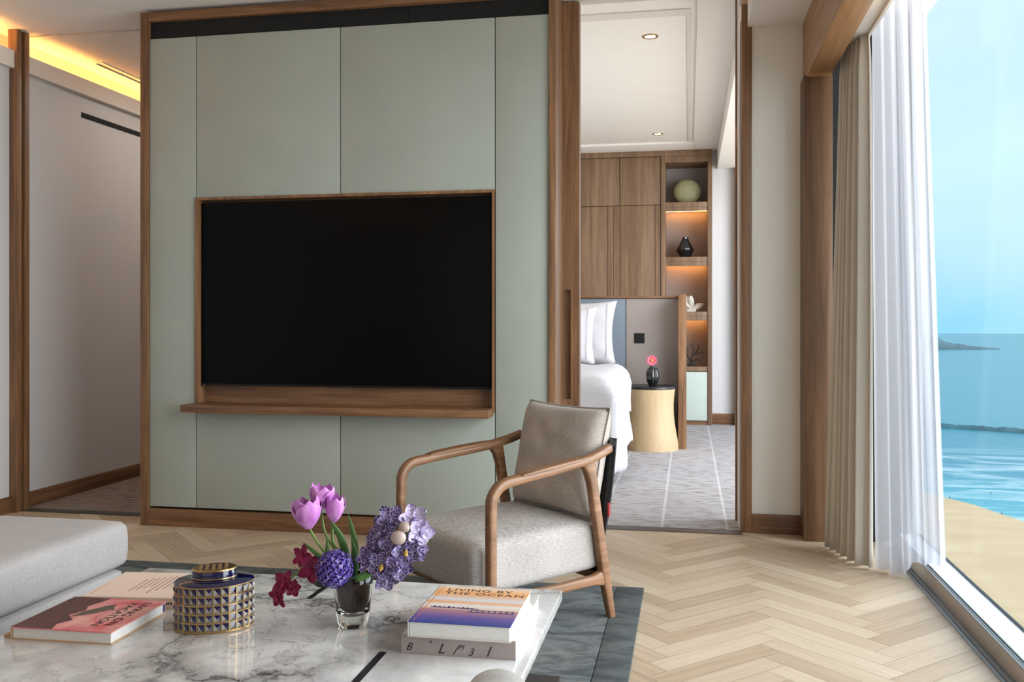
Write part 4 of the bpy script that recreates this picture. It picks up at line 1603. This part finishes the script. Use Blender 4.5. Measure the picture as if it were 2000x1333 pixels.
t = thing('coral_sculpture', 'white coral shaped ornament on the third shelf beside the headboard', 'ornament', (0.03, 10.15, 1.203))
bm = bmesh.new()
box(bm, -0.05, 0.05, -0.03, 0.03, 0.0, 0.03, 0.006)
obj('stand', bm, M_coral, t)
bm = bmesh.new()
rng = random.Random(4)
for k in range(13):
    a = rng.uniform(-1.3, 1.3)
    d = Vector((math.sin(a), rng.uniform(-0.6, 0.3), math.cos(a))).normalized()
    petal(bm, Vector((0, 0, 0.03)), d, Vector((0, -1, 0.4)), rng.uniform(0.10, 0.17), rng.uniform(0.022, 0.036), 0.014, rng.uniform(-0.3, 0.3), 8, 4, 0, 0.004)
solid(obj('coral', bm, M_coral, t, 60), 0.004)
t = thing('branch_sculpture', 'dark branching ornament on the lowest open shelf', 'ornament', (0.05, 10.15, 0.618))
bm = bmesh.new()
box(bm, -0.06, 0.03, -0.03, 0.03, 0.0, 0.03, 0.006)
obj('stand', bm, M_branch, t)
bm = bmesh.new()
for pts in ([(-0.03, 0, 0.03), (-0.02, 0, 0.10), (0.02, 0.01, 0.13), (0.11, 0, 0.15)], [(-0.03, 0, 0.05), (-0.07, 0, 0.13), (-0.06, 0, 0.22)], [(-0.02, 0, 0.09), (0.0, 0, 0.17), (-0.03, 0, 0.25)],
            [(0.02, 0.01, 0.13), (0.06, 0, 0.20), (0.05, 0, 0.24)], [(-0.03, 0, 0.04), (0.03, -0.01, 0.07), (0.07, -0.01, 0.06)]):
    sp_ = spline(pts, 5)
    tube(bm, sp_, [0.008 * (1 - 0.7 * k / len(sp_)) for k in range(len(sp_))], 8)
obj('branches', bm, M_branch, t, 60)

# ------------------------------------------------------------------ bed
hb = thing('headboard_screen', 'tall upholstered headboard partition framed in walnut', 'headboard', (-1.2, 8.33, 0))


def hB(*qs, bev=0.0):
    return B(*[(a + 1.2, b + 1.2, c - 8.33, d - 8.33, e_, f_) for a, b, c, d, e_, f_ in qs], bev=bev)


obj('core', hB((-2.3, -0.02, 8.36, 8.46, 0, 1.32)), WC, hb)
obj('blue_grey_pad', hB((-2.3, -0.556, 8.31, 8.36, 0.2, 1.302), bev=0.006), M_headg, hb)
obj('taupe_pad', hB((-0.55, -0.092, 8.315, 8.36, 0.02, 1.302), bev=0.004), M_headt, hb)
obj('frame_post', hB((-0.088, -0.020, 8.05, 8.47, 0, 1.33), bev=0.002), WV, hb)
obj('frame_cap', hB((-2.3, -0.088, 8.30, 8.47, 1.304, 1.325), bev=0.002), WH, hb)
sk = tag(obj('wall_switch', B(-0.046, 0.046, -0.008, 0, -0.046, 0.046, bev=0.002), M_black), 'square black switch plate on the taupe headboard above the nightstand', 'switch')
sk.location = (-0.432, 8.315, 0.948)
obj('rocker', B((-0.040, -0.002, -0.011, -0.008, -0.04, 0.04), (0.002, 0.040, -0.011, -0.008, -0.04, 0.04), bev=0.001), M_dark, sk)

bd = thing('bed', 'low double bed with a white mattress against the headboard', 'bed', (-1.53, 7.25, 0))
bm = rbox(0.94, 1.0, 0.14, 0.05, 0.0, 10)
bm.transform(Matrix.Translation((0, 0, 0.50)))
obj('mattress', bm, M_white, bd, 60)
obj('bed_base', B(-0.92, 0.92, -0.98, 1.0, 0.08, 0.36), M_headt, bd)


def duvet(u, v):
    # u: across from left to the hem on the right, v: from the hem over the foot to the head
    s = -1.0 + 2.55 * u
    fd = max(0.0, 0.25 - v) / 0.25 * 0.56          # how far down over the foot
    t = max(0.0, v - 0.25) / 0.75
    y = 6.26 + 1.50 * t - 0.10 * math.sin(min(1, fd / 0.12) * math.pi / 2) - 0.04 * fd
    fz = 0.0 if fd <= 0 else (0.10 * (1 - math.cos(min(1, fd / 0.12) * math.pi / 2)) + max(0, fd - 0.12))
    puff = 0.03 * noise.noise(Vector((s * 2.2, (y - fd) * 2.0, 1.0))) + 0.012 * noise.noise(Vector((s * 6, (y - fd) * 6, 4.0)))
    xr = 0.97
    zt = 0.71 + puff
    if s < xr - 0.12:
        x, z = s, zt + 0.03 * math.sin(math.pi * min(1, max(0, (s + 1) / 1.9)))
    else:
        k = (s - (xr - 0.12))
        rr = 0.13
        if k < rr * math.pi / 2:
            a = k / rr
            x = xr - 0.12 + rr * math.sin(a)
            z = zt - rr + rr * math.cos(a)
        else:
            d = (k - rr * math.pi / 2) * (0.52 + 0.55 * (1 - t))
            fold = 0.035 * math.sin(y * 9 + 1.5 * math.sin(y * 3)) * min(1, d * 3)
            x = xr + 0.01 + 0.06 * d + fold + puff * 0.4
            z = zt - rr - d * (0.90 + 0.10 * math.sin(y * 7.3 + 0.8) + 0.07 * math.sin(y * 17))
    return (-1.5 + x + 0.02, y, max(0.05, min(z, zt + 0.03 - fz)))


dv = tag(solid(obj('duvet', sheet(duvet, 70, 60), M_white, None, 70), 0.025, 1), 'puffy white duvet spilling over the side of the bed', 'duvet')
for (x_, y_, hw, hh, lean, lab, sd) in ((-1.02, 8.12, 0.40, 0.29, -13, 'large white pillow leaning on the headboard, behind the other one', 3), (-1.13, 7.84, 0.36, 0.26, -17, 'white pillow with a thin grey border line, in front', 8)):
    t = thing('pillow', lab, 'pillow', (x_, y_, 0.745), 0, 'pillows on the bed')
    m4 = Matrix.Translation((0, 0, hh * 0.88)) @ Matrix.Rotation(R(lean), 4, 'X')
    bm = pillow(hw, hh, 0.09, 22, 0.10, 0.02, sd)
    bm.transform(m4)
    obj('case', bm, M_white, t, 70)
    bm = bmesh.new()
    pts = [m4 @ Vector((hw * 0.80, -0.086 * (1 - abs(v / hh) ** 4) ** 0.42 * 0.86 - 0.0015, v)) for v in [hh * (-0.85 + 1.7 * k / 16) for k in range(17)]]
    tube(bm, pts, 0.0022, 6)
    obj('border_stitch', bm, plain('grey_stitch', (196, 186, 196), 0.8), t, 60)

ns_ = thing('nightstand', 'round pale oak drum nightstand with a black top beside the bed', 'nightstand', (-0.316, 8.03, 0))
bm = bmesh.new()
lathe(bm, [(0.232, 0.0), (0.228, 0.06), (0.214, 0.14), (0.200, 0.22), (0.192, 0.30), (0.190, 0.38), (0.194, 0.45), (0.203, 0.52)], 64)
obj('drum', bm, WN, ns_, 50)
bm = bmesh.new()
lathe(bm, [(0.200, 0.52), (0.207, 0.525), (0.207, 0.54), (0.203, 0.545)], 64)
obj('top', bm, M_black, ns_, 50)
t = thing('bud_vase', 'small ribbed black vase on the nightstand', 'vase', (-0.303, 7.99, 0.5455))
bm = bmesh.new()
pr = [(0.028, 0.0), (0.044, 0.03), (0.055, 0.075), (0.052, 0.115), (0.036, 0.15), (0.022, 0.166), (0.024, 0.172)]
rings = []
for r_, z_ in pr:
    rings.append([bm.verts.new((r_ * (1 + 0.05 * math.cos(12 * 2 * math.pi * k / 96)) * math.cos(2 * math.pi * k / 96), r_ * (1 + 0.05 * math.cos(12 * 2 * math.pi * k / 96)) * math.sin(2 * math.pi * k / 96), z_)) for k in range(96)])
for a, b in zip(rings, rings[1:]):
    for k in range(96):
        bm.faces.new((a[k], a[(k + 1) % 96], b[(k + 1) % 96], b[k]))
bm.faces.new(rings[0][::-1])
obj('body', bm, M_vaseb, t, 60)
t = thing('pink_flower', 'pink gerbera-like flower in the small black vase', 'flower', (-0.308, 7.97, 0.71))
bm = bmesh.new()
for lay in range(2):
    for k in range(10):
        a = k * 0.628 + lay * 0.3
        d = Vector((math.cos(a), -0.35, math.sin(a)))
        petal(bm, Vector((0, 0, 0.055)), d, Vector((0, -1, 0)), 0.056 - lay * 0.014, 0.015, 0.01, 0.2)
obj('bloom', bm, M_pink, t, 60)
bm = bmesh.new()
bmesh.ops.create_icosphere(bm, subdivisions=2, radius=0.014, matrix=Matrix.Translation((0, -0.02, 0.055)))
obj('flower_center', bm, plain('orange_center', (238, 150, 80), 0.6), t, 60)
bm = bmesh.new()
tube(bm, [(0, 0.005, -0.06), (0, 0.004, 0.0), (0, 0, 0.05)], 0.004, 8)
obj('stem', bm, M_stem, t, 60)
